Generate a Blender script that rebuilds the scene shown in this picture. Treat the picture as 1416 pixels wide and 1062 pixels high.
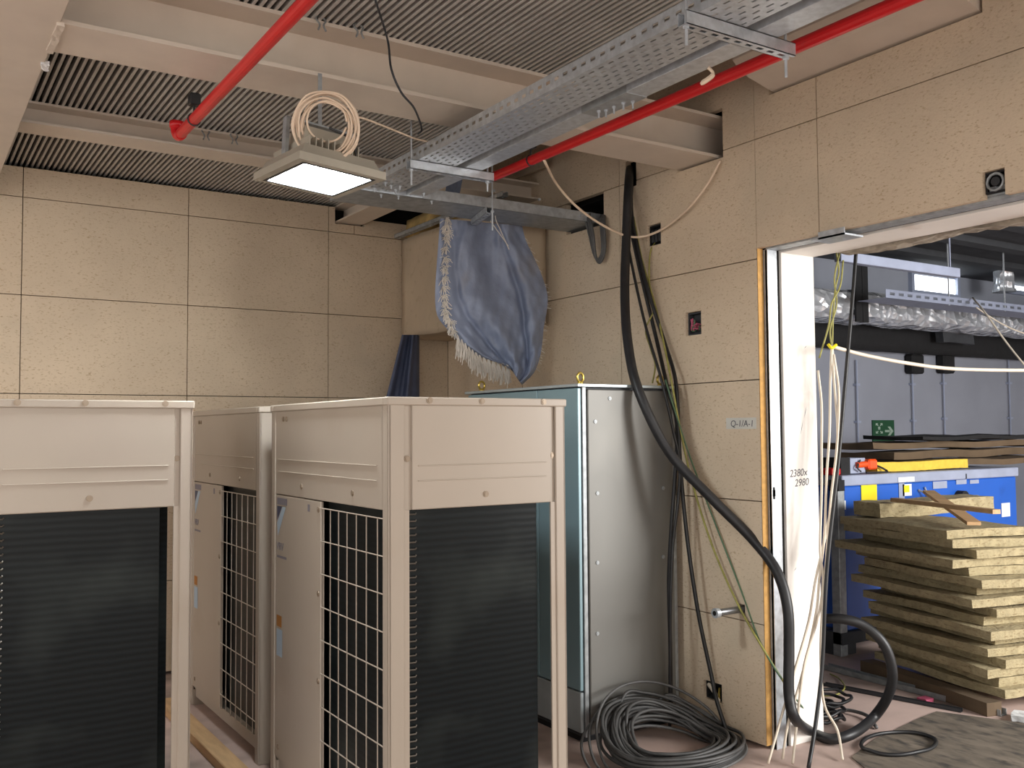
import bpy, bmesh, math, random
from mathutils import Vector, Matrix
random.seed(7)
for _o in list(bpy.data.objects): bpy.data.objects.remove(_o)
SC = bpy.context.scene
COL = SC.collection

# ------------------------------------------------------------------ camera
FPX, PITCH, ROLL, YAW = 1320.24, 0.0480, -0.0070, 0.5730
CAM = Vector((-3.578, -6.456, 1.560))
FW = Vector((math.sin(YAW)*math.cos(PITCH), math.cos(YAW)*math.cos(PITCH), math.sin(PITCH)))
_rt = Vector((math.cos(YAW), -math.sin(YAW), 0)); _up = _rt.cross(FW)
RT = math.cos(ROLL)*_rt + math.sin(ROLL)*_up
UP = -math.sin(ROLL)*_rt + math.cos(ROLL)*_up
cd = bpy.data.cameras.new('camera'); co = bpy.data.objects.new('camera', cd); COL.objects.link(co)
cd.sensor_width = 36; cd.lens = FPX/1416*36; cd.clip_start = .05; cd.clip_end = 100
M3 = Matrix((RT, UP, -FW)).transposed()
co.matrix_world = Matrix.Translation(CAM) @ M3.to_4x4()
SC.camera = co

# ------------------------------------------------------------------ world, lights, exposure
w = bpy.data.worlds.new('world'); SC.world = w; w.use_nodes = True
w.node_tree.nodes['Background'].inputs[0].default_value = (1.0, .965, .92, 1)
w.node_tree.nodes['Background'].inputs[1].default_value = 1.35
def area(name, loc, target, size, power, color):
    l = bpy.data.lights.new(name, 'AREA'); l.shape = 'RECTANGLE'; l.size, l.size_y = size
    l.energy = power; l.color = color
    o = bpy.data.objects.new(name, l); COL.objects.link(o)
    o.location = loc; o.rotation_euler = (Vector(target)-Vector(loc)).to_track_quat('-Z', 'Y').to_euler()
    return o
# unseen daylight opening of the next room, beyond the right-hand edge of the doorway
area('daylight_opening', (2.9, -7.6, 2.1), (1.6, -2.5, .9), (2.4, 1.8), 320, (1, .985, .96))
# open side of the plant room behind the photographer
area('daylight_bay', (-3.2, -9.6, 2.2), (-1.2, -2, 1.4), (4, 2), 35, (1, .93, .82))
vs = SC.view_settings
vs.view_transform = 'Standard'; vs.look = 'None'; vs.gamma = 1; vs.use_curve_mapping = False
vs.exposure = 0.2

# ------------------------------------------------------------------ helpers: pixel rays onto real planes
def ray(x, y): return FW*FPX + RT*(x-708) - UP*(y-531)
def onx(x, y, X): d = ray(x, y); return CAM + d*((X-CAM.x)/d.x)
def ony(x, y, Y): d = ray(x, y); return CAM + d*((Y-CAM.y)/d.y)
def onz(x, y, Z): d = ray(x, y); return CAM + d*((Z-CAM.z)/d.z)

# ------------------------------------------------------------------ materials
MATS = {}
def lin(c):
    return tuple((v/255/12.92 if v/255 <= .04045 else ((v/255+.055)/1.055)**2.4) for v in c)
def mat(name, rgb, rough=.6, metal=0., var=.08, scale=8., bump=0., bscale=60., detail=4, stretch=(1, 1, 1), fleck=None, emit=None, coat=0., spots=None):
    """procedural material: base colour with noise variation, optional flecks, dirt spots and relief"""
    if name in MATS: return MATS[name]
    m = bpy.data.materials.new(name); m.use_nodes = True; MATS[name] = m
    nt = m.node_tree; N = nt.nodes; L = nt.links
    b = N['Principled BSDF']; b.inputs['Roughness'].default_value = rough; b.inputs['Metallic'].default_value = metal
    c = lin(rgb) if max(rgb) > 1.001 else rgb
    tc = N.new('ShaderNodeTexCoord'); mp = N.new('ShaderNodeMapping'); mp.inputs['Scale'].default_value = stretch
    L.new(tc.outputs['Object'], mp.inputs[0])
    nz = N.new('ShaderNodeTexNoise'); nz.inputs['Scale'].default_value = scale; nz.inputs['Detail'].default_value = detail
    L.new(mp.outputs[0], nz.inputs['Vector'])
    rp = N.new('ShaderNodeValToRGB'); rp.color_ramp.elements[0].position = .3; rp.color_ramp.elements[1].position = .7
    rp.color_ramp.elements[0].color = (*[v*(1-var) for v in c], 1); rp.color_ramp.elements[1].color = (*[min(1, v*(1+var)) for v in c], 1)
    L.new(nz.outputs['Fac'], rp.inputs[0]); out = rp.outputs[0]
    for k in ([fleck] if fleck else []) + ([spots] if spots else []):
        frgb, fs, fst, lo, hi = k
        mp2 = N.new('ShaderNodeMapping'); mp2.inputs['Scale'].default_value = fst; L.new(tc.outputs['Object'], mp2.inputs[0])
        n2 = N.new('ShaderNodeTexNoise'); n2.inputs['Scale'].default_value = fs; n2.inputs['Detail'].default_value = 3
        L.new(mp2.outputs[0], n2.inputs['Vector'])
        r2 = N.new('ShaderNodeValToRGB'); r2.color_ramp.elements[0].position = lo; r2.color_ramp.elements[1].position = hi
        r2.color_ramp.elements[0].color = (0, 0, 0, 1); r2.color_ramp.elements[1].color = (1, 1, 1, 1)
        L.new(n2.outputs['Fac'], r2.inputs[0])
        mx = N.new('ShaderNodeMix'); mx.data_type = 'RGBA'
        L.new(r2.outputs[0], mx.inputs[0]); L.new(out, mx.inputs[6]); mx.inputs[7].default_value = (*lin(frgb), 1)
        out = mx.outputs[2]
    L.new(out, b.inputs['Base Color'])
    if bump:
        n3 = N.new('ShaderNodeTexNoise'); n3.inputs['Scale'].default_value = bscale; n3.inputs['Detail'].default_value = 5
        L.new(mp.outputs[0], n3.inputs['Vector'])
        bp = N.new('ShaderNodeBump'); bp.inputs['Strength'].default_value = bump; bp.inputs['Distance'].default_value = .01
        L.new(n3.outputs['Fac'], bp.inputs['Height']); L.new(bp.outputs[0], b.inputs['Normal'])
    if emit:
        b.inputs['Emission Color'].default_value = (*emit[0], 1); b.inputs['Emission Strength'].default_value = emit[1]
    if coat: b.inputs['Coat Weight'].default_value = coat
    return m
m_panel = mat('fibre_board', (216, 197, 172), .85, var=.05, scale=3, bump=.25, bscale=90, fleck=((184, 160, 128), 60, (1, 1, 2.2), .57, .74), spots=((196, 182, 160), 1.6, (1, 1, 1), .58, .82))
m_edge = mat('board_edge', (190, 146, 84), .9, var=.15, scale=40)
m_dark = mat('shade_black', (20, 18, 16), .95)  # near-black colour standing in for shade inside gaps, openings and hollows
m_beam = mat('primer_paint', (216, 204, 190), .55, var=.05, scale=5, bump=.08, bscale=14, spots=((222, 212, 200), 3, (1, 1, 1), .6, .8))
m_ac = mat('beige_enamel', (180, 168, 154), .38, var=.03, scale=2.5, spots=((172, 157, 140), 3.0, (1, 1, 1), .58, .85))
m_galv = mat('galvanised', (196, 202, 208), .36, .55, var=.16, scale=34, bump=.05, bscale=50)
m_galv_d = mat('galvanised_dull', (160, 164, 166), .5, .5, var=.2, scale=25)
m_red = mat('red_enamel', (206, 24, 30), .32, var=.06, scale=6)
m_black = mat('black_rubber', (34, 34, 36), .45, var=.25, scale=14)
m_grey_c = mat('grey_cable', (92, 92, 92), .5, var=.2, scale=18)
m_white_c = mat('cream_cable', (226, 214, 196), .5, var=.08)
m_pink_c = mat('pale_flex', (230, 208, 184), .5, var=.08)
m_yg = mat('earth_wire', (150, 146, 78), .5, var=.25, scale=30)
m_green_c = mat('green_wire', (84, 112, 84), .5, var=.1)
m_pinkw = mat('pink_wire', (190, 92, 120), .5, var=.2)
m_white = mat('white_plaster', (238, 234, 228), .7, var=.03, scale=6, spots=((214, 204, 194), 5, (1, 1, 1), .64, .8))
m_gold = mat('zinc_gold', (212, 186, 96), .3, .8, var=.1)
m_door = mat('cabinet_blue_grey', (134, 160, 168), .38, .25, var=.03, scale=3)
m_side = mat('cabinet_silver', (122, 121, 117), .5, .35, var=.05, scale=2, spots=((140, 138, 132), 2.2, (1, 1, .6), .62, .9))
m_lid = mat('cabinet_lid', (176, 186, 190), .35, .4)
m_tarp = mat('woven_blue', (140, 150, 174), .45, var=.14, scale=7, bump=.5, bscale=22, spots=((138, 134, 134), 3.4, (1, 1, 1), .56, .78))
m_tarp_d = mat('woven_blue_dark', (84, 92, 118), .6, var=.15, scale=8, bump=.2, bscale=18)  # darker, greyer blue than the other woven cloth
m_fringe = mat('frayed_thread', (214, 206, 196), .8, var=.1)
m_cover = mat('duct_wrap', (196, 178, 154), .75, var=.08, scale=3, bump=.3, bscale=9, fleck=((180, 160, 134), 16, (1, 1, 1), .58, .75))
m_floor = mat('red_floor_paint', (200, 176, 166), .75, var=.12, scale=3, bump=.1, bscale=30, spots=((140, 124, 114), 2.2, (1, 1, 1), .5, .72))
m_mat = mat('dirty_sheet', (112, 102, 90), .9, var=.35, scale=7, bump=.4, bscale=18, stretch=(1.6, .6, 1), fleck=((62, 58, 54), 16, (1, .5, 1), .5, .7))
m_wool = mat('mineral_wool', (170, 156, 122), .95, var=.16, scale=14, bump=.7, bscale=60, fleck=((140, 124, 92), 30, (1, 1, 3), .54, .7))
m_machine = mat('machine_blue', (30, 92, 190), .4, var=.07, scale=3, spots=((24, 74, 160), 4, (1, 1, 1), .6, .8))
m_mband = mat('machine_grey', (156, 164, 186), .5, var=.08)
m_wall2 = mat('grey_plaster', (150, 154, 166), .85, var=.08, scale=1.5)
m_dgrey = mat('dark_grey', (58, 60, 64), .7, var=.15)
m_bduct = mat('matt_black', (26, 26, 28), .85, var=.2, bump=.3, bscale=20)
m_yellow = mat('yellow_sheet', (244, 222, 20), .6, var=.03)
m_foam = mat('yellow_foam', (226, 190, 72), .9, var=.1, scale=20, bump=.3)
m_orange = mat('orange_plastic', (238, 84, 30), .45)
m_card = mat('brown_board', (104, 86, 66), .9, var=.15, scale=5)
m_paper = mat('white_label', (232, 234, 236), .6, var=.02)
m_wood = mat('timber', (196, 160, 118), .75, var=.14, scale=6, stretch=(6, 1, 6))
m_exit = mat('sign_green', (18, 74, 44), .5, var=.03)
m_exit_w = mat('sign_mark', (150, 170, 156), .6)
m_ink = mat('ink', (92, 90, 96), .7, var=.02)
m_tape = mat('tape', (206, 204, 196), .5, var=.05)
m_rough = mat('mortar', (150, 140, 126), .95, var=.3, scale=16, bump=1., bscale=26)
m_insul = mat('glass_wool', (206, 176, 116), .95, var=.25, scale=9, bump=.8, bscale=20)
m_logo_b = mat('logo_blue', (60, 70, 100), .5, var=.02)
m_logo_c = mat('logo_pale', (176, 196, 214), .5, var=.02)
m_text = mat('text_grey', (128, 124, 134), .6, var=.02)
m_stick = mat('sticker_ochre', (176, 116, 50), .6)
m_bluepipe = mat('pipe_steel', (142, 144, 148), .35, .8, var=.1)
def m_coil_make():
    m = bpy.data.materials.new('coil_fins'); m.use_nodes = True; nt = m.node_tree; N = nt.nodes; L = nt.links
    b = N['Principled BSDF']; b.inputs['Roughness'].default_value = .34; b.inputs['Metallic'].default_value = .0; b.inputs['Specular IOR Level'].default_value = .22
    tc = N.new('ShaderNodeTexCoord')
    wv = N.new('ShaderNodeTexWave'); wv.bands_direction = 'Z'; wv.inputs['Scale'].default_value = 12.5; wv.inputs['Distortion'].default_value = 1.2
    wv.inputs['Detail'].default_value = 2; L.new(tc.outputs['Object'], wv.inputs['Vector'])
    nz = N.new('ShaderNodeTexNoise'); nz.inputs['Scale'].default_value = 2.6; nz.inputs['Detail'].default_value = 3; L.new(tc.outputs['Object'], nz.inputs['Vector'])
    rp = N.new('ShaderNodeValToRGB'); rp.color_ramp.elements[0].color = (*lin((12, 18, 20)), 1); rp.color_ramp.elements[1].color = (*lin((20, 27, 30)), 1)
    L.new(wv.outputs['Fac'], rp.inputs[0])
    r2 = N.new('ShaderNodeValToRGB'); r2.color_ramp.elements[0].position = .5; r2.color_ramp.elements[1].position = .75
    r2.color_ramp.elements[0].color = (0, 0, 0, 1); r2.color_ramp.elements[1].color = (.55, .55, .55, 1); L.new(nz.outputs['Fac'], r2.inputs[0])
    mx = N.new('ShaderNodeMix'); mx.data_type = 'RGBA'; L.new(r2.outputs[0], mx.inputs[0]); L.new(rp.outputs[0], mx.inputs[6]); mx.inputs[7].default_value = (*lin((56, 62, 60)), 1)
    L.new(mx.outputs[2], b.inputs['Base Color'])
    bp = N.new('ShaderNodeBump'); bp.inputs['Strength'].default_value = .06; bp.inputs['Distance'].default_value = .004
    L.new(wv.outputs['Fac'], bp.inputs['Height']); L.new(bp.outputs[0], b.inputs['Normal'])
    return m
m_coil = m_coil_make()
m_screw = mat('screw_head', (158, 142, 124), .4, .4)
m_tube = mat('coil_tube', (118, 112, 104), .4, .6)
def m_foil_make():
    m = mat('foil', (232, 236, 242), .25, .6, var=.1, scale=5)
    N = m.node_tree.nodes; L = m.node_tree.links
    vo = N.new('ShaderNodeTexVoronoi'); vo.inputs['Scale'].default_value = 9
    tc = N.new('ShaderNodeTexCoord'); L.new(tc.outputs['Object'], vo.inputs['Vector'])
    bp = N.new('ShaderNodeBump'); bp.inputs['Strength'].default_value = .9; bp.inputs['Distance'].default_value = .05
    L.new(vo.outputs['Distance'], bp.inputs['Height']); L.new(bp.outputs[0], N['Principled BSDF'].inputs['Normal'])
    return m
m_foil = m_foil_make()
m_deck = mat('steel_deck', (196, 193, 188), .42, .1, var=.1, scale=4)
m_win = mat('lit_pane', (240, 245, 250), .3, emit=((.92, .97, 1), 3.0))
m_lens = mat('led_lens', (250, 252, 255), .3, emit=((.90, .97, 1), 105.0))

# ------------------------------------------------------------------ mesh helpers
class MB:
    def __init__(s): s.v = []; s.f = []
    def add(s, v, f):
        n = len(s.v); s.v += [Vector(p) for p in v]; s.f += [tuple(i+n for i in q) for q in f]; return s
    def box(s, a, b, c=0.):
        x0, x1 = sorted((a[0], b[0])); y0, y1 = sorted((a[1], b[1])); z0, z1 = sorted((a[2], b[2]))
        if c:
            bm = bmesh.new(); bmesh.ops.create_cube(bm, size=1)
            for v in bm.verts: v.co = Vector(((x0+x1)/2+v.co.x*(x1-x0), (y0+y1)/2+v.co.y*(y1-y0), (z0+z1)/2+v.co.z*(z1-z0)))
            bmesh.ops.bevel(bm, geom=bm.edges[:], offset=c, segments=1, affect='EDGES', profile=.5)
            bm.verts.index_update(); s.add([v.co.copy() for v in bm.verts], [[v.index for v in f.verts] for f in bm.faces]); bm.free(); return s
        v = [(x0, y0, z0), (x1, y0, z0), (x1, y1, z0), (x0, y1, z0), (x0, y0, z1), (x1, y0, z1), (x1, y1, z1), (x0, y1, z1)]
        return s.add(v, [(0, 3, 2, 1), (4, 5, 6, 7), (0, 1, 5, 4), (1, 2, 6, 5), (2, 3, 7, 6), (3, 0, 4, 7)])
    def prism(s, poly, axis, a, b):
        """polygon extruded along axis; poly holds the two other coordinates in x,y,z order"""
        def P(p, t):
            q = list(p); q.insert(axis, t); return q
        n = len(poly); v = [P(p, a) for p in poly]+[P(p, b) for p in poly]
        f = [tuple(range(n-1, -1, -1)), tuple(range(n, 2*n))]+[(i, (i+1) % n, n+(i+1) % n, n+i) for i in range(n)]
        return s.add(v, f)
    def tube(s, pts, r, n=8, closed=False, smooth=True, cap=True):
        pts = [Vector(p) for p in pts]
        if smooth and len(pts) > 2: pts = catmull(pts, 6, closed)
        m = len(pts); rings = []; prev = None
        for i, p in enumerate(pts):
            a = pts[i-1] if (i or closed) else p; c = pts[(i+1) % m] if (i < m-1 or closed) else p
            t = (c-a); t = t.normalized() if t.length > 1e-9 else Vector((0, 0, 1))
            if prev is None:
                u = t.orthogonal().normalized()
            else:
                u = prev-t*prev.dot(t); u = u.normalized() if u.length > 1e-6 else t.orthogonal().normalized()
            prev = u; w_ = t.cross(u); rr = r[i*(len(r)-1)//max(1, m-1)] if isinstance(r, (list, tuple)) else r
            rings.append([p+u*math.cos(k*2*math.pi/n)*rr+w_*math.sin(k*2*math.pi/n)*rr for k in range(n)])
        v = [q for R in rings for q in R]; f = []
        for i in range(m if closed else m-1):
            j = (i+1) % m
            for k in range(n): f.append((i*n+k, i*n+(k+1) % n, j*n+(k+1) % n, j*n+k))
        if not closed and cap: f += [tuple(range(n-1, -1, -1)), tuple((m-1)*n+k for k in range(n))]
        return s.add(v, f)
    def cyl(s, a, b, r, n=12): return s.tube([a, b], r, n, smooth=False)
    def beam(s, axis, c, z0, z1, a, b, wd, tw=.010, tf=.016):
        """I-section: axis 0 or 1 along, c centre on the other axis"""
        h = wd/2
        p = [(c-h, z0), (c+h, z0), (c+h, z0+tf), (c+tw/2, z0+tf), (c+tw/2, z1-tf), (c+h, z1-tf), (c+h, z1), (c-h, z1), (c-h, z1-tf), (c-tw/2, z1-tf), (c-tw/2, z0+tf), (c-h, z0+tf)]
        return s.prism(p, axis, a, b)
    def grid(s, P, thick=None):
        """P[i][j] points -> surface"""
        n, m = len(P), len(P[0]); v = [q for R in P for q in R]
        return s.add(v, [(i*m+j, i*m+j+1, (i+1)*m+j+1, (i+1)*m+j) for i in range(n-1) for j in range(m-1)])
    def quad(s, p): return s.add(p, [(0, 1, 2, 3)])
def catmull(P, k, closed=False):
    out = []; n = len(P)
    for i in range(n if closed else n-1):
        p0 = P[i-1] if (i or closed) else P[0]*2-P[1]; p1 = P[i]; p2 = P[(i+1) % n]
        p3 = P[(i+2) % n] if (i+2 < n or closed) else P[-1]*2-P[-2]
        for j in range(k):
            t = j/k
            out.append(.5*((2*p1)+(-p0+p2)*t+(2*p0-5*p1+4*p2-p3)*t*t+(-p0+3*p1-3*p2+p3)*t**3))
    if not closed: out.append(P[-1].copy())
    return out
ORG = {}
def obj(name, mb, m, parent=None, kind=None, smooth=False, label=None):
    vs_ = mb.v
    if parent is None:
        xs = [p.x for p in vs_]; ys = [p.y for p in vs_]; zs = [p.z for p in vs_]
        org = Vector(((min(xs)+max(xs))/2, (min(ys)+max(ys))/2, min(zs)))
    else: org = ORG[parent.name]
    me = bpy.data.meshes.new(name); me.from_pydata([p-org for p in vs_], [], mb.f); me.update()
    bm = bmesh.new(); bm.from_mesh(me); bmesh.ops.remove_doubles(bm, verts=bm.verts[:], dist=1e-6); bmesh.ops.recalc_face_normals(bm, faces=bm.faces[:]); bm.to_mesh(me); bm.free()
    me.materials.append(m)
    if smooth:
        for p in me.polygons: p.use_smooth = True
    o = bpy.data.objects.new(name, me); COL.objects.link(o)
    if parent is None: o.location = org
    else: o.parent = parent
    ORG[o.name] = org
    if kind: o['kind'] = kind
    if label: o['label'] = label
    return o
def tag(o, label, cat, group=None):
    o['label'] = label; o['category'] = cat
    if group: o['group'] = group
    return o
def thing(name, label, cat, loc, group=None):
    o = bpy.data.objects.new(name, None); COL.objects.link(o); o.location = loc; o.empty_display_size = .1
    ORG[o.name] = Vector(loc); return tag(o, label, cat, group)
def dup(root, delta, label, group=None):
    r = root.copy(); COL.objects.link(r); r.location = root.location+Vector(delta); r['label'] = label
    if group: r['group'] = group
    for ch in list(root.children):
        c = ch.copy(); COL.objects.link(c); c.parent = r
        for g in list(ch.children):
            d = g.copy(); COL.objects.link(d); d.parent = c
    return r
def text_mb(txt, size, origin, ux, uy, shear=0.):
    """flat lettering as geometry: glyph outlines laid on the plane spanned by ux, uy"""
    cu = bpy.data.curves.new('t', 'FONT'); cu.body = txt; cu.size = size; cu.extrude = .0004; cu.shear = shear
    o = bpy.data.objects.new('t', cu); COL.objects.link(o)
    dg = bpy.context.evaluated_depsgraph_get(); dg.update()
    me = bpy.data.meshes.new_from_object(o.evaluated_get(dg))
    ux, uy = Vector(ux), Vector(uy); n = ux.cross(uy); mb = MB()
    mb.add([Vector(origin)+ux*v.co.x+uy*v.co.y+n*v.co.z for v in me.vertices], [tuple(p.vertices) for p in me.polygons])
    bpy.data.objects.remove(o); bpy.data.meshes.remove(me); return mb
def slab(mb, axis, us, vs_, holes, t0, t1):
    """rectangular sheet with rectangular holes, thickness t0..t1 along axis; us, vs_ = (lo, hi)"""
    U = sorted(set([us[0], us[1]]+[min(max(h[k], us[0]), us[1]) for h in holes for k in (0, 1)]))
    V = sorted(set([vs_[0], vs_[1]]+[min(max(h[k], vs_[0]), vs_[1]) for h in holes for k in (2, 3)]))
    def solid(i, j):
        if i < 0 or j < 0 or i >= len(U)-1 or j >= len(V)-1: return False
        u, v = (U[i]+U[i+1])/2, (V[j]+V[j+1])/2
        return not any(h[0] < u < h[1] and h[2] < v < h[3] for h in holes)
    def P(i, j, t):
        q = [U[i], V[j]]; q.insert(axis, t); return q
    for i in range(len(U)-1):
        for j in range(len(V)-1):
            if not solid(i, j): continue
            for t in (t0, t1): mb.quad([P(i, j, t), P(i+1, j, t), P(i+1, j+1, t), P(i, j+1, t)])
            for (di, dj, a, b) in ((-1, 0, (i, j), (i, j+1)), (1, 0, (i+1, j), (i+1, j+1)), (0, -1, (i, j), (i+1, j)), (0, 1, (i, j+1), (i+1, j+1))):
                if not solid(i+di, j+dj): mb.quad([P(*a, t0), P(*b, t0), P(*b, t1), P(*a, t1)])
    return mb

def bumpy_box(a, b, seg, amp, seed, rot=0., taper=0.):
    """box with subdivided, slightly uneven faces (soft insulation boards)"""
    rnd = random.Random(seed); ph = [rnd.uniform(0, 6.28) for _ in range(9)]
    a, b = Vector(a), Vector(b); c = (a+b)/2; d = b-a; mb = MB(); nx, ny, nz = seg
    def nz3(p): return Vector((math.sin(7*p.y+ph[0])+math.sin(17*p.z+ph[1])+.5*math.sin(41*p.y+ph[6]), math.sin(8*p.x+ph[2])+math.sin(15*p.z+ph[3])+.5*math.sin(37*p.x+ph[7]), math.sin(6*p.x+ph[4])+math.sin(9*p.y+ph[5])))*amp*.5
    R = Matrix.Rotation(rot, 3, 'Z')
    def pt(i, j, k):
        p = Vector((a.x+d.x*i/nx, a.y+d.y*j/ny, a.z+d.z*k/nz)); q = p-c
        return c+R @ (q+nz3(p)+Vector([rnd.uniform(-1, 1)*amp*.25 for _ in range(3)]))
    V = {}
    def idx(i, j, k):
        if (i, j, k) not in V: V[i, j, k] = len(mb.v); mb.v.append(pt(i, j, k))
        return V[i, j, k]
    for i in range(nx):
        for j in range(ny):
            for k in (0, nz): mb.f.append((idx(i, j, k), idx(i+1, j, k), idx(i+1, j+1, k), idx(i, j+1, k)))
    for i in range(nx):
        for k in range(nz):
            for j in (0, ny): mb.f.append((idx(i, j, k), idx(i+1, j, k), idx(i+1, j, k+1), idx(i, j, k+1)))
    for j in range(ny):
        for k in range(nz):
            for i in (0, nx): mb.f.append((idx(i, j, k), idx(i, j+1, k), idx(i, j+1, k+1), idx(i, j, k+1)))
    return mb

# ================================================================== SETTING
DZ = 3.205                                  # underside of the deck ribs
YD = -3.161                                 # near edge of the fibre boards at the doorway
obj('floor', MB().box((-8, -12, -.15), (11, 1.2, 0)), m_floor, kind='structure')
# --- ribbed steel deck
d = MB(); prof = []
x = -6.0; p = .030
while x < -.5:
    prof.append(x); x += p
Y0, Y1 = -8.5, .10
for x in prof:
    d.prism([(x, DZ+.0015), (x+.002, DZ), (x+.012, DZ), (x+.014, DZ+.0015), (x+.008, DZ+.05), (x+.006, DZ+.05)], 1, Y0, Y1)
ceil = obj('ceiling', d, m_deck, kind='structure')
obj('slab', MB().box((-6, Y0, DZ+.049), (-.5, Y1, DZ+.2)), m_dark, ceil)  # coloured near-black so the gaps between the ribs show painted shade
obj('slab', MB().box((-.5, Y0, 3.62), (.36, .3, 3.75)), m_beam, ceil)
obj('slab_edge', MB().box((-.56, Y0, DZ), (-.5, -.02, 3.75)), m_dgrey, ceil)

# --- back wall: backing and fibre boards
wb = obj('wall_back', MB().box((-6.2, .12, 0), (.12, .3, 3.7)), m_dark, kind='structure')
G = .0025
cols = [-5.92, -4.93, -3.941, -2.954, -1.967, -.98, 0.]
rows = [.0, .6, 1.2, 1.8, 2.4, 3.0, 3.187]
def panel(parent, axis, u0, u1, z0, z1, holes, side):
    mb = MB(); slab(mb, axis, (u0+G, u1-G), (z0+(G if z0 else .02), z1-G), holes, 0., .04)
    return obj('wall_panel', mb, m_panel, parent)
bh = [(-.93, -.70, 3.065, 3.3)]
for i in range(len(cols)-1):
    for j in range(len(rows)-1):
        if i == 5 and j == 5:
            panel(wb, 1, -.98, -.78, 3.0, 3.187, bh, 0); panel(wb, 1, -.78, 0, 3.0, 3.12, bh, 0)
        else: panel(wb, 1, cols[i], cols[i+1], rows[j], rows[j+1], bh if j == 5 else [], 0)
# --- right wall
OP = (-5.55, YD)                             # clear opening of the doorway
HEAD = 2.452
mb = slab(MB(), 0, (-8.5, .3), (0, 3.7), [(OP[0], OP[1]-.015, -.01, HEAD), (-1.95, -1.56, 2.8, 3.0), (-2.95, -2.58, 2.96, 3.23)], .12, .36)
wr = obj('wall_right', mb, m_dark, kind='structure')  # near-black backing: shade inside the wall openings put into its colour
obj('backing', MB().box((.365, -8.5, 0), (.385, OP[0], 3.3)), m_dgrey, wr)
obj('backing', MB().box((.365, OP[1]-.015, 0), (.385, .2, 3.3)), m_dgrey, wr)
holes = [(-2.458, -2.344, 2.595, 2.715), (-2.765, -2.647, 2.06, 2.185), (-2.87, -2.74, .155, .25), (-4.429, -4.339, 2.4, 2.56),
         (-1.95, -1.56, 2.80, 3.0), (-2.255, -2.16, 2.97, 3.13), (-2.945, -2.60, 2.965, 3.225), (-4.36, -3.26, 3.196, 3.4), (-3.04, -2.99, .63, .68)]
RR = [0., .6, 1.2, 1.8, 2.4, 3.0, 3.6]
for j in range(6):
    for (a, b) in ((-1.04, 0), (-2.10, -1.04), (YD, -2.10)): panel(wr, 0, a if a != YD else YD-G, b, RR[j], RR[j+1], holes, 1)
for (a, b) in ((-3.545, YD), (-4.61, -3.545), (-5.67, -4.61)):
    panel(wr, 0, a, b, HEAD, 3.0, holes, 1); panel(wr, 0, a, b, 3.0, 3.6, holes, 1)
for j in range(6):
    for (a, b) in ((-6.73, -5.67), (-7.8, -6.73)): panel(wr, 0, a, b, RR[j], RR[j+1], [], 1)
# raw cut edge of the boards round the doorway
obj('board_edge', MB().box((.001, YD-.004, .02), (.04, YD-.0025, HEAD)), m_edge, wr)
# --- door frame: galvanised stud, white lining
d1 = obj('door_1', MB().box((.142, YD-.030, 0), (.386, YD-.012, HEAD+.02), .002).box((.142, OP[0], HEAD-.012), (.386, YD-.030, HEAD+.02)), m_white, kind='structure')
obj('steel_stud', MB().box((.043, YD-.028, 0), (.114, YD-.012, HEAD-.004), .002).box((.043, YD-.030, 0), (.047, YD+.01, HEAD-.004)), m_galv, d1)
obj('steel_head_channel', MB().box((.030, OP[0], HEAD-.006), (.112, YD-.03, HEAD+.012), .002).box((.030, OP[0], HEAD+.012), (.034, YD-.03, HEAD+.05)), m_galv_d, d1)
obj('gap_shade', MB().box((.114, YD-.012, 0), (.142, YD-.008, HEAD)).box((.112, OP[0], HEAD+.016), (.142, YD-.03, HEAD+.02)), m_dark, d1)  # dark strips set in the open gap, its shade given by colour
obj('mortar_strip', bumpy_box((.388, OP[0], HEAD-.03), (.50, YD-.16, HEAD+.10), (3, 40, 3), .02, 5), m_rough, d1)
q = onx(1151, 325, -.005)
obj('channel_offcut', MB().box((-.03, q.y-.085, HEAD-.028), (.10, q.y+.10, HEAD-.020)).box((-.03, q.y-.085, HEAD-.028), (-.026, q.y+.06, HEAD+.006)), m_galv, d1)
# key slot of the stud and writing on the lining
q = ony(1070.5, 682, YD-.0295)
obj('slot', MB().box((q.x-.006, q.y-.0005, q.z-.03), (q.x+.006, q.y, q.z+.03)).box((q.x-.010, q.y-.0005, q.z-.016), (q.x+.010, q.y, q.z+.016)), m_dark, d1)
for txt, px in (('2380x', (1092, 660)), ('2980', (1099, 673))):
    q = ony(*px, YD-.0305); obj('handwriting', text_mb(txt, .052, q, (1, 0, .05), (0, 0, 1), .15), m_ink, d1)
for (px, py, s_) in ((1107, 602, .035), (1112, 578, .03), (1098, 790, .01), (1112, 482, .008), (1090, 870, .01)):
    q = ony(px, py, YD-.0305); obj('scuff', MB().add([q, q+Vector((.012, 0, s_)), q+Vector((.022, 0, s_*2.2)), q+Vector((.008, 0, s_))], [(0, 1, 2, 3)]), m_text if s_ > .02 else m_ink, d1)

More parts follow.
